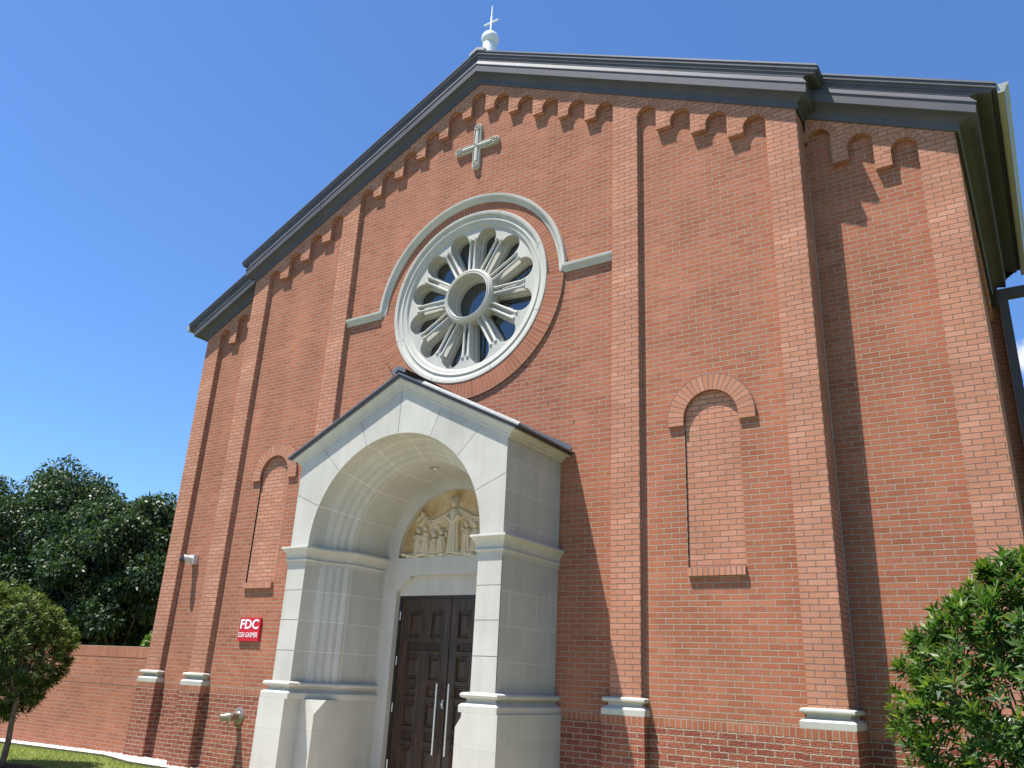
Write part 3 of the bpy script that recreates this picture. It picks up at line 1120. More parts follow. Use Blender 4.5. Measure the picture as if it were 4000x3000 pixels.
# back wall with door opening and tympanum niche
mb = MB()
door_o = [(.97, -.1), (.97, 2.765), (.73, 2.955), (.73, 2.985), (-.73, 2.985), (-.73, 2.955), (-.97, 2.765), (-.97, -.1)]
wall_o = [(-1.27, -.1)] + door_o[::-1] + [(1.27, -.1)] + arc(0, PZ, 1.27, 0, 180, 36)
tym = [(1.0, 3.245)] + arc(0, 3.245, 1.0, 0, 180, 40)[1:-1] + [(-1.0, 3.245)]
mb.prism(wall_o, .05, .06, holes=[tym], back=False, sides=False)
for lp, yb in ((door_o, .175), (tym + tym[:1], .12)):
    for a, b in zip(lp[:-1], lp[1:]):
        mb.face([(a[0], .05, a[1]), (b[0], .05, b[1]), (b[0], yb, b[1]), (a[0], yb, a[1])], smooth=(lp is not door_o))
mb.face([(-.99, .135, 2.70), (.99, .135, 2.70), (.99, .135, 3.0), (-.99, .135, 3.0)])
mb.face([(-.99, .135, 2.70), (.99, .135, 2.70), (.99, .2, 2.70), (-.99, .2, 2.70)])
for x in (-1.0, 1.0):                                        # fine joints beside the lintel
    pass
t = .003
for sx in (-1, 1):
    for (xa, xb, z) in ((.97, 1.24, 2.765), (.0, 1.24, 3.243)):
        a, b = sorted((sx * xa, sx * xb))
        mb.face([(a, .0485, z - t), (b, .0485, z - t), (b, .0485, z + t), (a, .0485, z + t)], mi=1)
    mb.face([(sx * .62 - t, .0485, 2.99), (sx * .62 + t, .0485, 2.99), (sx * .62 + t, .0485, 3.24), (sx * .62 - t, .0485, 3.24)], mi=1)
    for ang in (45, 75, 105, 135) if sx > 0 else ():
        a = math.radians(ang)
        for r0, r1 in ((1.005, 1.245),):
            ca, sa = math.cos(a), math.sin(a)
            mb.face([(r0 * ca - t * sa, .0485, PZ + r0 * sa + t * ca), (r1 * ca - t * sa, .0485, PZ + r1 * sa + t * ca),
                     (r1 * ca + t * sa, .0485, PZ + r1 * sa - t * ca), (r0 * ca + t * sa, .0485, PZ + r0 * sa - t * ca)], mi=1)
mb.build("back_wall", [M_STONE, M_PALE], portal, sharp=30)

# tympanum relief: a robed figure spreading a cloak over smaller kneeling and standing figures
def relief():
    nx, nz_ = 260, 132
    xs = np.linspace(-1.0, 1.0, nx); zs_ = np.linspace(0, 1.0, nz_)
    Xg, Zg = np.meshgrid(xs, zs_)
    H = np.zeros_like(Xg)

    def ell(cx, cz, rx, rz, h):
        q = 1 - ((Xg - cx) / rx) ** 2 - ((Zg - cz) / rz) ** 2
        np.maximum(H, np.where(q > 0, h * np.sqrt(np.clip(q, 0, 1)), 0), out=H)

    def robe(cx, z0, z1, w0, w1, h, folds, ph=0.0, lean=0.0):
        tt = np.clip((Zg - z0) / (z1 - z0), 0, 1)
        c = cx + lean * tt
        w = w0 + (w1 - w0) * tt ** .8
        q = (Xg - c) / w
        body = np.sqrt(np.clip(1 - q ** 2, 0, 1))
        fold = 1 + .20 * np.sin(q * folds + ph + 1.2 * tt) * (1 - .5 * tt)
        val = h * body * fold
        ok = (Zg >= z0) & (Zg <= z1) & (np.abs(q) < 1)
        np.maximum(H, np.where(ok, val, 0), out=H)

    def stroke(p, q, r0, r1, h):
        px, pz = p; qx, qz = q
        L2 = (qx - px) ** 2 + (qz - pz) ** 2
        tt = np.clip(((Xg - px) * (qx - px) + (Zg - pz) * (qz - pz)) / L2, 0, 1)
        d = np.hypot(Xg - px - tt * (qx - px), Zg - pz - tt * (qz - pz))
        r = r0 + (r1 - r0) * tt
        qd = 1 - (d / r) ** 2
        np.maximum(H, np.where(qd > 0, h * np.sqrt(np.clip(qd, 0, 1)), 0), out=H)

    # spread cloak
    for s in (-1, 1):
        for k, dz in enumerate((0, -.035, -.075, -.12)):
            pts = [(.04 * s, .70 + dz), (.22 * s, .62 + dz * 1.1), (.36 * s, .555 + dz * 1.2), (.50 * s, .545 + dz * 1.3), (.60 * s, .60 + dz * 1.2)]
            for a, b in zip(pts[:-1], pts[1:]):
                stroke(a, b, .032, .030, .040 - .004 * k)
        stroke((.56 * s, .60), (.66 * s, .50), .05, .05, .04)      # gathered end held up
        stroke((.60 * s, .66), (.72 * s, .58), .032, .03, .045)
        ell(.62 * s, .665, .05, .055, .06)
    # crowd
    for (cx, top, w, ph) in ((-.66, .40, .085, .3), (-.52, .43, .10, 1.1), (-.36, .33, .085, 2.0), (-.22, .36, .095, 2.8), (.24, .44, .10, .6), (.40, .43, .095, 1.7),
                             (.56, .36, .09, 2.2), (.68, .33, .08, .9)):
        robe(cx, .06, top - .05, w * 1.15, w * .62, .075, 11, ph)
        ell(cx, top + .01, .042, .055, .085)
        ell(cx + .018, top + .0, .018, .03, .098)
        ell(cx - .02, top + .03, .045, .04, .075)
        stroke((cx - w * .5, top - .10), (cx + w * .25, top - .15), .026, .02, .085)
    for (cx, top) in ((-.29, .455), (-.44, .50), (-.60, .30), (-.14, .34), (-.74, .33), (.50, .28), (.32, .50), (.16, .40), (.75, .28)):
        ell(cx, top, .036, .046, .06)
    # central figure
    robe(.0, .05, .66, .125, .075, .10, 15, .4)
    robe(.0, .50, .70, .11, .055, .105, 7, .4)
    ell(.0, .775, .047, .066, .125)
    ell(.0, .80, .056, .062, .105)
    for k in range(5):
        stroke((-.036 + .018 * k, .835), (-.046 + .023 * k, .885), .010, .006, .10)
    stroke((.0, .775), (.0, .755), .010, .012, .138)
    stroke((-.11, .58), (.02, .49), .032, .024, .125)
    stroke((.11, .58), (.0, .47), .032, .024, .125)
    # rocky ground
    rng = np.random.default_rng(3)
    for k in range(46):
        ell(rng.uniform(-.92, .92), rng.uniform(.0, .06), rng.uniform(.04, .12), rng.uniform(.02, .05), rng.uniform(.05, .10))
    ns = rng.normal(size=H.shape)
    H2 = H + .0012 * ns
    dep = .118 - H2 * .95
    v = np.stack([Xg, dep, Zg + 3.245], -1).reshape(-1, 3)
    inside = (Xg ** 2 + Zg ** 2) < 1.012 ** 2
    idx = np.arange(nx * nz_).reshape(nz_, nx)
    f = []
    for i in range(nz_ - 1):
        for j in range(nx - 1):
            if inside[i, j] and inside[i + 1, j] and inside[i, j + 1] and inside[i + 1, j + 1]:
                f.append((idx[i, j], idx[i, j + 1], idx[i + 1, j + 1], idx[i + 1, j]))
    me = bpy.data.meshes.new("tympanum_relief")
    me.from_pydata(v.tolist(), [], [tuple(int(a) for a in q) for q in f])
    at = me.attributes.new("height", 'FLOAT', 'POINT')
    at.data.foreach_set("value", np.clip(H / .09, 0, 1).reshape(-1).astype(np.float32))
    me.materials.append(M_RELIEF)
    me.polygons.foreach_set("use_smooth", [True] * len(me.polygons))
    ob = bpy.data.objects.new("tympanum_relief", me)
    COL.objects.link(ob); ob.parent = portal
    return ob


relief()
# porch rake mouldings (stone) and metal roof
PC = [(0, -.02), (.08, -.02), (.10, .0), (.18, .006), (.22, .02), (.20, .034), (.30, .05), (.36, .072), (.46, .092), (.58, .105), (.68, .116), (.72, .124), (.72, .142), (.0, .145)]
PM = [(.0, .143), (.80, .143), (.84, .147), (.84, .165), (.92, .168), (1.0, .171), (1.0, .184), (.0, .186)]
SP, FP = .19, .10
ppath = [(-PW, .0, -SP, 0), (-PW, PD, -SP, -FP), (0, PD, 0, -FP), (PW, PD, SP, -FP), (PW, .0, SP, 0)]
for nm, pf, mt in (("rake_molding", PC, M_STONE), ("roof_edge", PM, M_METAL)):
    mb = MB()
    rows = [[(x + ox * p, y + oy * p, zp(x + ox * p) + h) for p, h in pf] for x, y, ox, oy in ppath]
    mb.grid(rows, smooth=True)
    mb.build(nm, mt, portal, sharp=26)
mb = MB()
for sx in (-1, 1):
    xe, ye = sx * (PW + SP + .03), PD - FP - .012
    tp = lambda x, d=0: zp(x) + .188 + d
    P = [(0, ye), (xe, ye), (xe, .0), (0, .0)]
    for d in (0, .025):
        mb.face([(x, y, tp(x, d)) for x, y in P])
    for i in range(4):
        a, b = P[i], P[(i + 1) % 4]
        mb.face([(*a, tp(a[0])), (*b, tp(b[0])), (*b, tp(b[0], .025)), (*a, tp(a[0], .025))])
    for k in range(4):
        y = ye + .25 + k * .35
        mb.face([(0, y, tp(0, .026)), (xe, y, tp(xe, .026)), (xe, y, tp(xe, .055)), (0, y, tp(0, .055))])
    # ridge cap and step flashing along the wall
    w = .13 * sx
    z0 = PA + .275
    mb.face([(0, ye - .01, z0 + .03), (w, ye - .01, z0 - .035), (w, 0, z0 - .035), (0, 0, z0 + .03)])
    mb.face([(0, ye - .012, z0 - .03), (w, ye - .012, z0 - .095), (w, ye - .012, z0 - .035), (0, ye - .012, z0 + .03)])
    a, b = sorted((sx * .15, xe * .97))
    mb.face([(a, -.012, tp(a, .025)), (b, -.012, tp(b, .025)), (b, -.012, tp(b, .10)), (a, -.012, tp(a, .10))])
mb.build("porch_roof", M_ROOF, portal)
mb = MB()                                                   # pale metal strip on the right rake only, painting in the sunlit hem
xs_ = (.45, PW + SP + .03)
rows = [[(x, PD - FP - .016, tp(x, .002)), (x, PD - FP - .014, tp(x, .020)), (x, PD - FP + .035, tp(x, .058)), (x, PD - FP + .05, tp(x, .02))] for x in xs_]
mb.grid(rows, smooth=False)
mb.face(rows[0]); mb.face(rows[1])
mb.build("sunlit_edge_strip", M_GUTTER, portal)
# recessed lamp in the vault (unlit)
mb = MB()
mb.grid([[(-.09 + r * math.cos(b), -.38 + r * math.sin(b), PZ + 1.24 - .012 + dz) for r, dz in ((.075, .01), (.075, 0), (.055, -.002), (.05, .01), (.0, .012))]
         for b in [2 * PI * i / 24 for i in range(25)]])
mb.build("ceiling_lamp", M_STEEL, portal)

# double door
mb = MB()
for sx in (-1, 1):
    a, b = sorted((sx * .975, sx * .93))
    mb.box(a, b, .145, .22, 0, 2.70)
mb.box(-.93, .93, .145, .22, 2.66, 2.70)
mb.face([(-1, .21, 0), (1, .21, 0), (1, .21, 2.7), (-1, .21, 2.7)])
mb.build("door_frame", M_BLACK, portal)
COLS = [(-.775, -.515), (-.365, -.125)]
ROWS = [(2.09, 2.485, 0), (1.905, 2.045, 1), (1.51, 1.872, 0), (1.285, 1.475, 0), (.895, 1.25, 0), (.71, .85, 0), (.30, .672, 0), (.10, .25, 1)]
for sx in (-1, 1):
    mb = MB()
    holes = []
    for z0, z1, wide in ROWS:
        for (a, b) in ([(COLS[0][0], COLS[1][1])] if wide else COLS):
            a_, b_ = sorted((-sx * a, -sx * b)) if sx > 0 else (a, b)
            if sx > 0: a_, b_ = sorted((-a, -b))
            holes.append([(a_, z0), (b_, z0), (b_, z1), (a_, z1)])
    x0, x1 = (-.93, -.008) if sx < 0 else (.008, .93)
    mb.prism([(x0, .01), (x1, .01), (x1, 2.66), (x0, 2.66)], .165, .205, holes=holes, back=False, hole_sides=False)
    for h in holes:
        (a, z0), (b, _), (_, z1), _ = h
        lv = [(0, .165), (.006, .156), (.020, .154), (.030, .168), (.036, .186), (.056, .186), (.076, .170)]
        for (d0, y0), (d1, y1) in zip(lv[:-1], lv[1:]):
            o_ = [(a + d0, y0, z0 + d0), (b - d0, y0, z0 + d0), (b - d0, y0, z1 - d0), (a + d0, y0, z1 - d0)]
            n_ = [(a + d1, y1, z0 + d1), (b - d1, y1, z0 + d1), (b - d1, y1, z1 - d1), (a + d1, y1, z1 - d1)]
            if d1 * 2 > min(b - a, z1 - z0): break
            for k in range(4):
                mb.face([o_[k], o_[(k + 1) % 4], n_[(k + 1) % 4], n_[k]])
        mb.face(n_)
    leaf = mb.build("door", M_WOOD, church)
    mb = MB()
    hx = sx * .105
    tube(mb, [(hx, .085, .58), (hx, .085, 1.495)], .0165, 12)
    for z in (.79, 1.315):
        tube(mb, [(hx, .085, z), (hx, .165, z)], .012, 10)
    mb.build("handle", M_STEEL, leaf)
    for z in (2.41, 1.78, 1.14, .40):
        mb = MB()
        tube(mb, [(sx * .932, .143, z - .06), (sx * .932, .143, z + .06)], .011, 8)
        mb.build("hinge", M_STEEL, leaf)
    if sx < 0:
        mb = MB()
        mb.box(-.055, -.028, .150, .166, 1.17, 1.285)
        rows = [[(-.0415 + r * math.cos(b), y, 1.225 + r * math.sin(b)) for r, y in ((.02, .15), (.02, .135), (0, .134))] for b in [2 * PI * i / 14 for i in range(15)]]
        mb.grid(rows, smooth=False)
        mb.build("lock", M_STEEL, leaf)

# ------------------------------------------------------------------ things on the wall
# red sign
sign = empty("address_sign", (-4.04, -.03, 2.18))
tag(sign, "small square red sign reading FDC over a street address on the brick wall", "sign")
mb = MB()
mb.box(-.252, .252, -.012, .03, -.185, .185)
mb.build("sign_panel", M_RED, sign)


def text_mesh(body, width, height, cx, cz, y, bold):
    cu = bpy.data.curves.new("lettering", 'FONT')
    cu.body = body
    cu.size = 1
    cu.offset = bold
    cu.resolution_u = 3
    ob = bpy.data.objects.new("lettering", cu)
    COL.objects.link(ob)
    bpy.context.view_layer.update()
    dg = bpy.context.evaluated_depsgraph_get()
    me = bpy.data.meshes.new_from_object(ob.evaluated_get(dg))
    bpy.data.objects.remove(ob)
    co = np.array([v.co for v in me.vertices])
    lo, hi = co.min(0), co.max(0)
    co2 = np.zeros_like(co)
    co2[:, 0] = cx + ((co[:, 0] - lo[0]) / (hi[0] - lo[0]) - .5) * width
    co2[:, 2] = cz + ((co[:, 1] - lo[1]) / (hi[1] - lo[1]) - .5) * height
    co2[:, 1] = y
    me.vertices.foreach_set("co", co2.astype(np.float32).reshape(-1))
    me.name = "lettering"
    me.materials.clear()
    me.materials.append(M_LET)
    o2 = bpy.data.objects.new("lettering", me)
    COL.objects.link(o2)
    o2.parent = sign
    return o2


text_mesh("FDC", .445, .155, -.005, .085, -.0145, .018)
text_mesh("5250 GASMER", .475, .078, -.015, -.085, -.0145, .003)

# wall camera
wc = empty("security_camera", (-6.34, YW, 3.46))
tag(wc, "white dome security camera mounted high on the brick wall left of the porch", "camera")
mb = MB()
mb.box(-.075, .075, -.10, 0, -.085, .085)
mb.build("mount_box", M_CAMW, wc)
mb = MB()
tube(mb, [(0, -.09, .0), (-.02, -.14, .0), (-.045, -.19, .005)], [.055, .062, .07], 16)
tube(mb, [(-.045, -.19, .005), (-.055, -.21, -.0)], [.075, .075], 16)
mb.build("housing", M_CAMW, wc)
mb = MB()
d = Vector((-.5, -.75, -.45)).normalized()
c0 = Vector((-.058, -.215, 0))
ax = d.cross(Vector((0, 0, 1))).normalized(); ay = d.cross(ax)
mb.grid([[c0 + (ax * math.cos(b) + ay * math.sin(b)) * (.066 * math.cos(t)) + d * (.085 * math.sin(t)) for t in [PI / 2 * k / 7 for k in range(8)]]
         for b in [2 * PI * i / 20 for i in range(21)]])
mb.build("dome", M_CAMD, wc)

# fire department inlet
fc = empty("fire_inlet", (-4.0, -.016, .845))
tag(fc, "twin hose inlet on a round metal plate low on the brick wall", "hose inlet")
mb = MB()
rows = [[(r * math.cos(b), y, r * math.sin(b)) for r, y in ((.13, .0), (.13, -.012), (.115, -.02), (.07, -.028), (.06, -.04))] for b in [2 * PI * i / 28 for i in range(29)]]
mb.grid(rows)
mb.build("wall_plate", M_BRASS, fc)
mb = MB()
tube(mb, [(0, -.0, 0), (0, -.10, 0), (-.0, -.17, -.0)], [.058, .060, .066], 16)
mb.build("pipe", M_BRASS, fc)
for dx in (-.10, .05):
    mb = MB()
    tube(mb, [(0, -.13, 0), (dx * .6, -.19, -.01), (dx, -.235, -.025)], [.05, .046, .046], 14)
    tube(mb, [(dx, -.235, -.025), (dx * 1.12, -.26, -.035), (dx * 1.2, -.275, -.04)], [.058, .058, .04], 14)
    mb.build("inlet", M_BRASS, fc)
mb = MB()
tube(mb, [(-.06, -.25, -.08), (-.03, -.2, -.14), (.01, -.16, -.10)], .005, 6)
mb.build("chain", M_STEEL, fc)

# ------------------------------------------------------------------ garden wall, ground
def gz(x):
    return -.02 + max(-.16, min(0, .0135 * (x + 7)))


gw = empty("garden_wall", (-7.1, .3, 0))
tag(gw, "low red brick garden wall with soldier coping running left from the church corner", "wall")
mb = MB()
mb.box(-13.0, -.02, .0, .30, -.5, 1.66)
mb.build("wall_body", M_GARDEN, gw)
mb = MB()
for (y, z0, z1) in ((-.004, 1.66, 1.862), (-.004, 1.16, 1.26)):
    pts = [(-13.0, y, z0), (-.02, y, z0), (-.02, y, z1), (-13.0, y, z1)]
    k = 1.0 if z1 - z0 > .15 else .5
    mb.face(pts, uv=[((p[2] - z0) * (.2033 / (z1 - z0)), p[0]) for p in pts])
pts = [(-13.0, -.004, 1.862), (-.02, -.004, 1.862), (-.02, .31, 1.862), (-13.0, .31, 1.862)]
mb.face(pts, uv=[(p[1] * .66, p[0]) for p in pts])
mb.face([(-13.0, .31, 1.66), (-.02, .31, 1.66), (-.02, .31, 1.862), (-13.0, .31, 1.862)])
mb.build("coping", brick_mat("coping_brick", RED, (.40, .34, .28), offset=0.0), gw)

mb = MB()
xs = [-900, -60, -19, -16, -13, -10, -8.5, -7, 0, 60, 900]
ys = [-900, -40, 0, 40, 1500]
for i in range(len(xs) - 1):
    for j in range(len(ys) - 1):
        mb.face([(xs[i], ys[j], gz(xs[i])), (xs[i + 1], ys[j], gz(xs[i + 1])), (xs[i + 1], ys[j + 1], gz(xs[i + 1])), (xs[i], ys[j + 1], gz(xs[i]))])
tag(mb.build("ground", M_GRASS), None, None, kind="structure")
mb = MB()
mb.face([(-3.2, -9.0, gz(0) + .012), (3.2, -9.0, gz(0) + .012), (3.2, .3, gz(0) + .012), (-3.2, .3, gz(0) + .012)])  # unseen walkway, added to bounce sunlight up into the porch vault
tag(mb.build("bounce_pavement", M_BOUNCE_PAVE), None, None, kind="structure")
mb = MB()
mb.face([(-90, -90, gz(-50) + .008), (90, -90, gz(0) + .008), (90, -9.0, gz(0) + .008), (-7, -9.0, gz(0) + .008), (-90, -9.0, gz(-50) + .008)])  # unseen asphalt, added to dim the ground bounce and its green
tag(mb.build("unseen_road", M_ASPHALT), None, None, kind="structure")

rng = np.random.default_rng(11)


def np_mesh(name, verts, faces_n, mats, attrs=None, smooth=False):
    """verts (N,k,3): N separate polygons of k corners"""
    N, k, _ = verts.shape
    me = bpy.data.meshes.new(name)
    me.vertices.add(N * k); me.loops.add(N * k); me.polygons.add(N)
    me.vertices.foreach_set("co", verts.astype(np.float32).reshape(-1))
    me.loops.foreach_set("vertex_index", np.arange(N * k, dtype=np.int32))
    me.polygons.foreach_set("loop_start", np.arange(0, N * k, k, dtype=np.int32))
    me.polygons.foreach_set("loop_total", np.full(N, k, dtype=np.int32))
    if attrs:
        for an, av in attrs.items():
            at = me.attributes.new(an, 'FLOAT', 'POINT')
            at.data.foreach_set("value", np.repeat(av, k).astype(np.float32))
    me.materials.append(mats)
    me.update(calc_edges=True)
    me.validate()
    o = bpy.data.objects.new(name, me)
    COL.objects.link(o)
    return o


# lawn blades, only where the lawn is in view
N = 52000
bx = rng.uniform(-17, -3.6, N); by = rng.uniform(-4.2, -.12, N)
bzz = np.array([gz(a) for a in bx])
h = rng.uniform(.025, .06, N); ang = rng.uniform(0, 2 * PI, N); ln_ = rng.normal(0, .02, (N, 2))
wv = np.stack([np.cos(ang), np.sin(ang), 0 * ang], -1) * .004
base = np.stack([bx, by, bzz], -1)
V = np.stack([base - wv, base + wv, base + np.stack([ln_[:, 0], ln_[:, 1], h], -1)], 1)
M_BLADE = leaf_mat("grass_blade", (.10, .135, .025), (.19, .235, .055), (.34, .34, .12), .7, .3)
tag(np_mesh("grass", V, 3, M_BLADE, {"young": rng.uniform(0, .6, N)}), None, None, kind="stuff")

# pale gravel strip with edging along the walls
def gravel_y(x):
    return -.12 if x < -7.3 else -.42 if x > -6.1 else -.12 - .3 * (x + 7.3) / 1.2


mb = MB()
gx = [-20, -16, -13, -10, -8.5, -7.3, -6.9, -6.5, -6.1, -5.5, -4.6]
for a, b in zip(gx[:-1], gx[1:]):
    mb.face([(a, gravel_y(a), gz(a) + .010), (b, gravel_y(b), gz(b) + .010), (b, .36, gz(b) + .010), (a, .36, gz(a) + .010)])
tag(mb.build("gravel_bed", M_GRAVEL), None, None, kind="structure")
N = 9000
px = rng.uniform(-13, -4.7, N)
py = np.array([rng.uniform(gravel_y(a) + .02, (.29 if a < -7.1 else .26 if a < -5.4 else -.03)) for a in px])
pz = np.array([gz(a) for a in px]) + rng.uniform(.008, .03, N)
r = rng.uniform(.010, .022, N)
octv = np.array([(1, 0, 0), (0, 1, 0), (-1, 0, 0), (0, -1, 0), (0, 0, .7), (0, 0, -.7)], float)
tri = [(0, 1, 4), (1, 2, 4), (2, 3, 4), (3, 0, 4)]
an = rng.uniform(0, 6.28, N)
ca, sa = np.cos(an), np.sin(an)
ov = octv[None] * r[:, None, None] * rng.uniform(.7, 1.3, (N, 1, 3))
rx = ov[..., 0] * ca[:, None] - ov[..., 1] * sa[:, None]; ry = ov[..., 0] * sa[:, None] + ov[..., 1] * ca[:, None]
ov = np.stack([rx, ry, ov[..., 2]], -1) + np.stack([px, py, pz], -1)[:, None]
V = np.concatenate([ov[:, list(t_)] for t_ in tri], 0)
M_PEB = simple("white_pebble", (.66, .63, .58), .8, 0, .3, .2, 60)
tag(np_mesh("gravel", V, 3, M_PEB), None, None, kind="stuff")
mb = MB()
for a, b in zip(gx[:-1], gx[1:]):
    ya, yb = gravel_y(a), gravel_y(b)
    q = [(a, ya - .018, gz(a) - .05), (b, yb - .018, gz(b) - .05), (b, yb - .018, gz(b) + .04), (a, ya - .018, gz(a) + .04)]
    mb.face(q)
    mb.face([q[3], q[2], (b, yb, gz(b) + .04), (a, ya, gz(a) + .04)])
    mb.face([(a, ya, gz(a) - .05), (b, yb, gz(b) - .05), (b, yb, gz(b) + .04), (a, ya, gz(a) + .04)])
tag(mb.build("lawn_edging", M_EDGE), "thin dark edging strip between the lawn and the white gravel", "edging")

# low roof of the side building glimpsed past the right corner
mb = MB()
mb.box(7.5, 13, 9.0, 20, -.1, 6.3)
o1 = mb
mb2 = MB()
mb2.prism([(7.3, 6.3), (13.4, 6.3), (13.4, 6.45), (10.3, 8.2), (7.3, 7.15)], 8.7, 20.2)
annex = empty("side_annex", (0, 0, 0))
tag(annex, "dark roofed side building just behind the right church corner", "building")
mb.build("annex_wall", M_WALL, annex)
mb2.build("annex_roof", M_METAL, annex)


# ------------------------------------------------------------------ vegetation
def unit(a):
    return a / np.linalg.norm(a, axis=-1, keepdims=True)


def leaf_quads(c, d, n, L_, w):
    """folded leaf: base c, direction d, normal n -> two triangles as a kite quad"""
    s = unit(np.cross(d, n))
    L3, w3 = L_[:, None], w[:, None]
    tip = c + d * L3 - n * (L3 * .12)
    l = c + d * L3 * .45 + s * w3 + n * w3 * .35
    r_ = c + d * L3 * .45 - s * w3 + n * w3 * .35
    return np.stack([c, l, tip, r_], 1)


def rosette_tree(name, base, top, centre, radii, n_ros, seed, mat, label, cat, group, lean=0.0, leafL=(.075, .12), nleaf=15, shape=None):
    g_ = np.random.default_rng(seed)
    root = empty(name, base)
    tag(root, label, cat, group)
    b = Vector(base)
    # trunk and limbs
    mb = MB()
    T = Vector(top) - b
    tube(mb, [(0, 0, -.05), T * .35 + Vector((.02, .01, 0)), T * .7, T], [.05, .043, .038, .034], 10)
    mb.build("trunk", M_BARK, root)
    C = np.array(centre) - np.array(base)
    R3 = np.array(radii)
    # lumps
    nl = 34
    ld = unit(g_.normal(size=(nl, 3)))
    lump_a = g_.uniform(.05, .24, nl)
    d = unit(g_.normal(size=(n_ros, 3)))
    bumps = (np.maximum(0, d @ ld.T - .80) / .20 * lump_a).max(1) + .84
    # irregular thinning
    depth = np.where(g_.random(n_ros) < .62, g_.uniform(.90, 1.0, n_ros), g_.uniform(.35, .92, n_ros))
    rad = bumps * depth
    prof = np.ones(n_ros)
    if shape:
        prof = np.array([shape(z) for z in d[:, 2]])
    P_ = C + d * R3 * rad[:, None] * np.stack([prof, prof, np.ones(n_ros)], -1)
    up = np.array([0, 0, 1.0])
    ax = unit(d * np.array([1, 1, .7]) * .75 + up * .75 + g_.normal(0, .22, (n_ros, 3)))
    limb = MB()
    for k in range(0, n_ros, max(1, n_ros // 46)):
        t0 = Vector(T) * g_.uniform(.90, 1.0)
        e = Vector(P_[k]) - Vector(ax[k]) * .04
        mid_ = t0.lerp(e, .5) + Vector((0, 0, .10)) + Vector(g_.normal(0, .05, 3))
        tube(limb, [t0, mid_, e], [.013, .008, .003], 6, cap=False)
    limb.build("branches", M_BARK, root)
    rep = nleaf
    c = np.repeat(P_, rep, 0); a = np.repeat(ax, rep, 0)
    k = np.tile(np.arange(rep), n_ros)
    n_ = len(c)
    h1 = unit(np.cross(a, g_.normal(size=(n_ros, 3)).repeat(rep, 0)))
    h2 = np.cross(a, h1)
    th = k * 2.4 + g_.normal(0, .25, n_)
    tier = k / rep                                          # 0 = inner young leaf, 1 = old low leaf
    elev = np.radians(68 - 78 * tier + g_.normal(0, 9, n_))
    rad_d = h1 * np.cos(th)[:, None] + h2 * np.sin(th)[:, None]
    dd = unit(rad_d * np.cos(elev)[:, None] + a * np.sin(elev)[:, None])
    nn = unit(a * np.cos(elev)[:, None] - rad_d * np.sin(elev)[:, None])
    L_ = g_.uniform(*leafL, n_) * (.7 + .5 * np.sin(PI * (.15 + .7 * tier)))
    st = c - a * (tier * .075)[:, None]
    V = leaf_quads(st, dd, nn, L_, L_ * g_.uniform(.115, .155, n_))
    young = np.clip((.30 - tier) / .30, 0, 1) * np.repeat(g_.uniform(0, 1, n_ros) ** 1.5, rep)
    o = np_mesh("foliage", V, 4, mat, {"young": young})
    o.parent = root
    return root


rosette_tree("clipped_tree", (7.10, -1.67, gz(7)), (7.10, -1.67, .95), (7.14, -1.67, 1.62), (1.12, 1.12, 1.18), 1150, 5, M_LEAF_NEAR,
             "dark green glossy leaved small tree close by in front of the right church corner", "tree", "clipped trees before the church front",
             leafL=(.070, .115), nleaf=16, shape=lambda z: 1.06 - .45 * max(0, -z - .15) if z < .05 else 1.06 - .58 * (z - .05))
rosette_tree("clipped_tree", (-6.26, -2.40, gz(-6.3)), (-6.28, -2.40, 1.0), (-6.93, -2.40, 1.68), (.98, .98, 1.02), 1400, 9, M_LEAF_LEFT,
             "round headed olive green small tree on the lawn by the garden wall", "tree", "clipped trees before the church front",
             leafL=(.065, .105), nleaf=15)
mb = MB()
for (cx, cy, rr) in ((-6.33, -2.40, .62), (7.1, -1.67, .7)):
    rows = [[(cx + q * rr * math.cos(b) * (1 + .06 * math.sin(5 * b)), cy + q * rr * math.sin(b), gz(cx) + hgt) for q, hgt in ((1, .005), (.8, .035), (0, .07))] for b in [2 * PI * i / 32 for i in range(33)]]
    mb.grid(rows)
tag(mb.build("mulch_bed", M_SOIL), None, None, kind="structure")


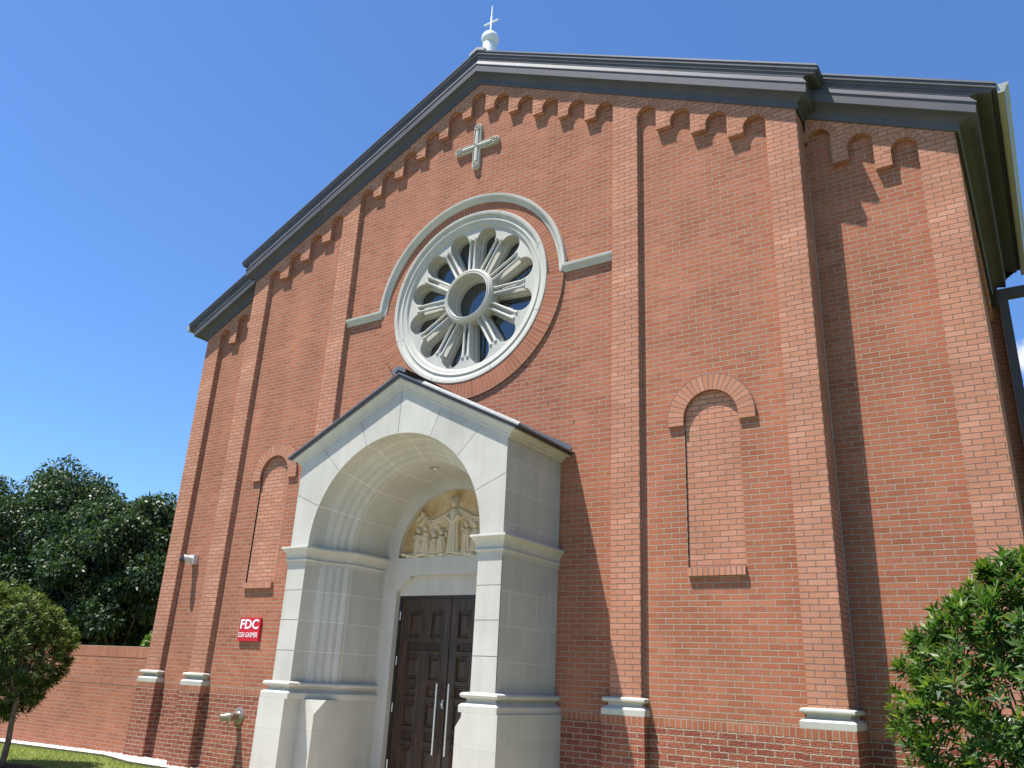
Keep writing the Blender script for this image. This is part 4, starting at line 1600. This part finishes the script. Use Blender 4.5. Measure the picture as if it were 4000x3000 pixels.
def big_tree(x, y, H, rxy, z0, seed, nclump, per, label, mat=None, leaf=(.10, .165), name="broadleaf_tree", group="trees behind the garden wall", trunk_r=.22):
    g_ = np.random.default_rng(seed)
    base_z = gz(x)
    root = empty(name, (x, y, base_z))
    tag(root, label, "tree" if H > 3 else "shrub", group)
    zc = (H + z0) / 2; rz = (H - z0) / 2
    # clump centres: mostly on the crown shell
    d = unit(g_.normal(size=(nclump, 3)))
    f = np.where(g_.random(nclump) < .68, g_.uniform(.70, .96, nclump), g_.uniform(.15, .7, nclump))
    cc = d * f[:, None] * np.array([rxy, rxy, rz]) + np.array([0, 0, zc])
    taper = np.clip(1 - .30 * np.clip(d[:, 2] * f, 0, 1) ** 2, .5, 1)
    cc[:, 0] *= taper; cc[:, 1] *= taper
    cr = g_.uniform(.42, .95, nclump) * (rxy / 3.6)
    mb = MB()
    hh = z0 + .45 * (H - z0)
    tube(mb, [(0, 0, -.1), (.05, 0, z0 * .6), (-.03, .05, z0 + .3), (.1, 0, hh)], [trunk_r, trunk_r * .85, trunk_r * .75, trunk_r * .35], 10)
    mb.build("trunk", M_BARK, root)
    mb = MB()
    for k in range(nclump):
        t = g_.uniform(.0, .9)
        s_ = Vector((0.03, 0, z0 * .8 + t * (hh - z0 * .8)))
        e = Vector(cc[k])
        tube(mb, [s_, s_.lerp(e, .55) + Vector((0, 0, -.12)), e], [.055 * rxy / 3.6, .035 * rxy / 3.6, .012], 6, cap=False)
    mb.build("branches", M_BARK, root)
    n_ = nclump * per
    ci = np.repeat(np.arange(nclump), per)
    dd = unit(g_.normal(size=(n_, 3)))
    rr = g_.uniform(0, 1, n_) ** (1 / 2.2)
    off = dd * rr[:, None] * cr[ci][:, None] * np.array([1.05, 1.05, .8])
    # wispy shoots out of the top of each clump
    sh = g_.random(n_) < .16
    off[sh] = off[sh] * np.array([.45, .45, 1.0]) + np.stack([0 * rr[sh], 0 * rr[sh], np.abs(g_.normal(0, .30, sh.sum())) * cr[ci][sh]], -1)
    off[:, 2] = np.minimum(off[:, 2], .80 * cr[ci])
    c = cc[ci] + off
    dr = unit(dd * .8 + g_.normal(0, .6, (n_, 3)) + np.array([0, 0, -.55]))
    nn = unit(np.cross(dr, g_.normal(size=(n_, 3))))
    flip = nn[:, 2] < 0
    nn[flip] *= -1
    L_ = g_.uniform(*leaf, n_)
    V = leaf_quads(c, dr, nn, L_, L_ * g_.uniform(.24, .34, n_))
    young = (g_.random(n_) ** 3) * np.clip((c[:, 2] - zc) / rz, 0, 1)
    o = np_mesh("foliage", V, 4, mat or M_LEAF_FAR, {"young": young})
    o.parent = root
    return root


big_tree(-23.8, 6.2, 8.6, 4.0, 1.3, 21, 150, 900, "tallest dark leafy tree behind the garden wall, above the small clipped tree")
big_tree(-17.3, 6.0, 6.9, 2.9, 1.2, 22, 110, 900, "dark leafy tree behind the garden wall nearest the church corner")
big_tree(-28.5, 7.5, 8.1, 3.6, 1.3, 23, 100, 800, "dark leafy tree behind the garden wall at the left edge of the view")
big_tree(-16.4, 10.5, 6.7, 2.9, 1.2, 24, 70, 700, "smaller dark tree standing behind the others, half hidden by the church wall")
big_tree(-10.6, 2.6, 2.45, .75, .25, 25, 26, 260, "bright green sunlit shrub peeping over the garden wall by the church corner", M_LEAF_SHRUB, (.06, .10), "green_shrub", None, .03)
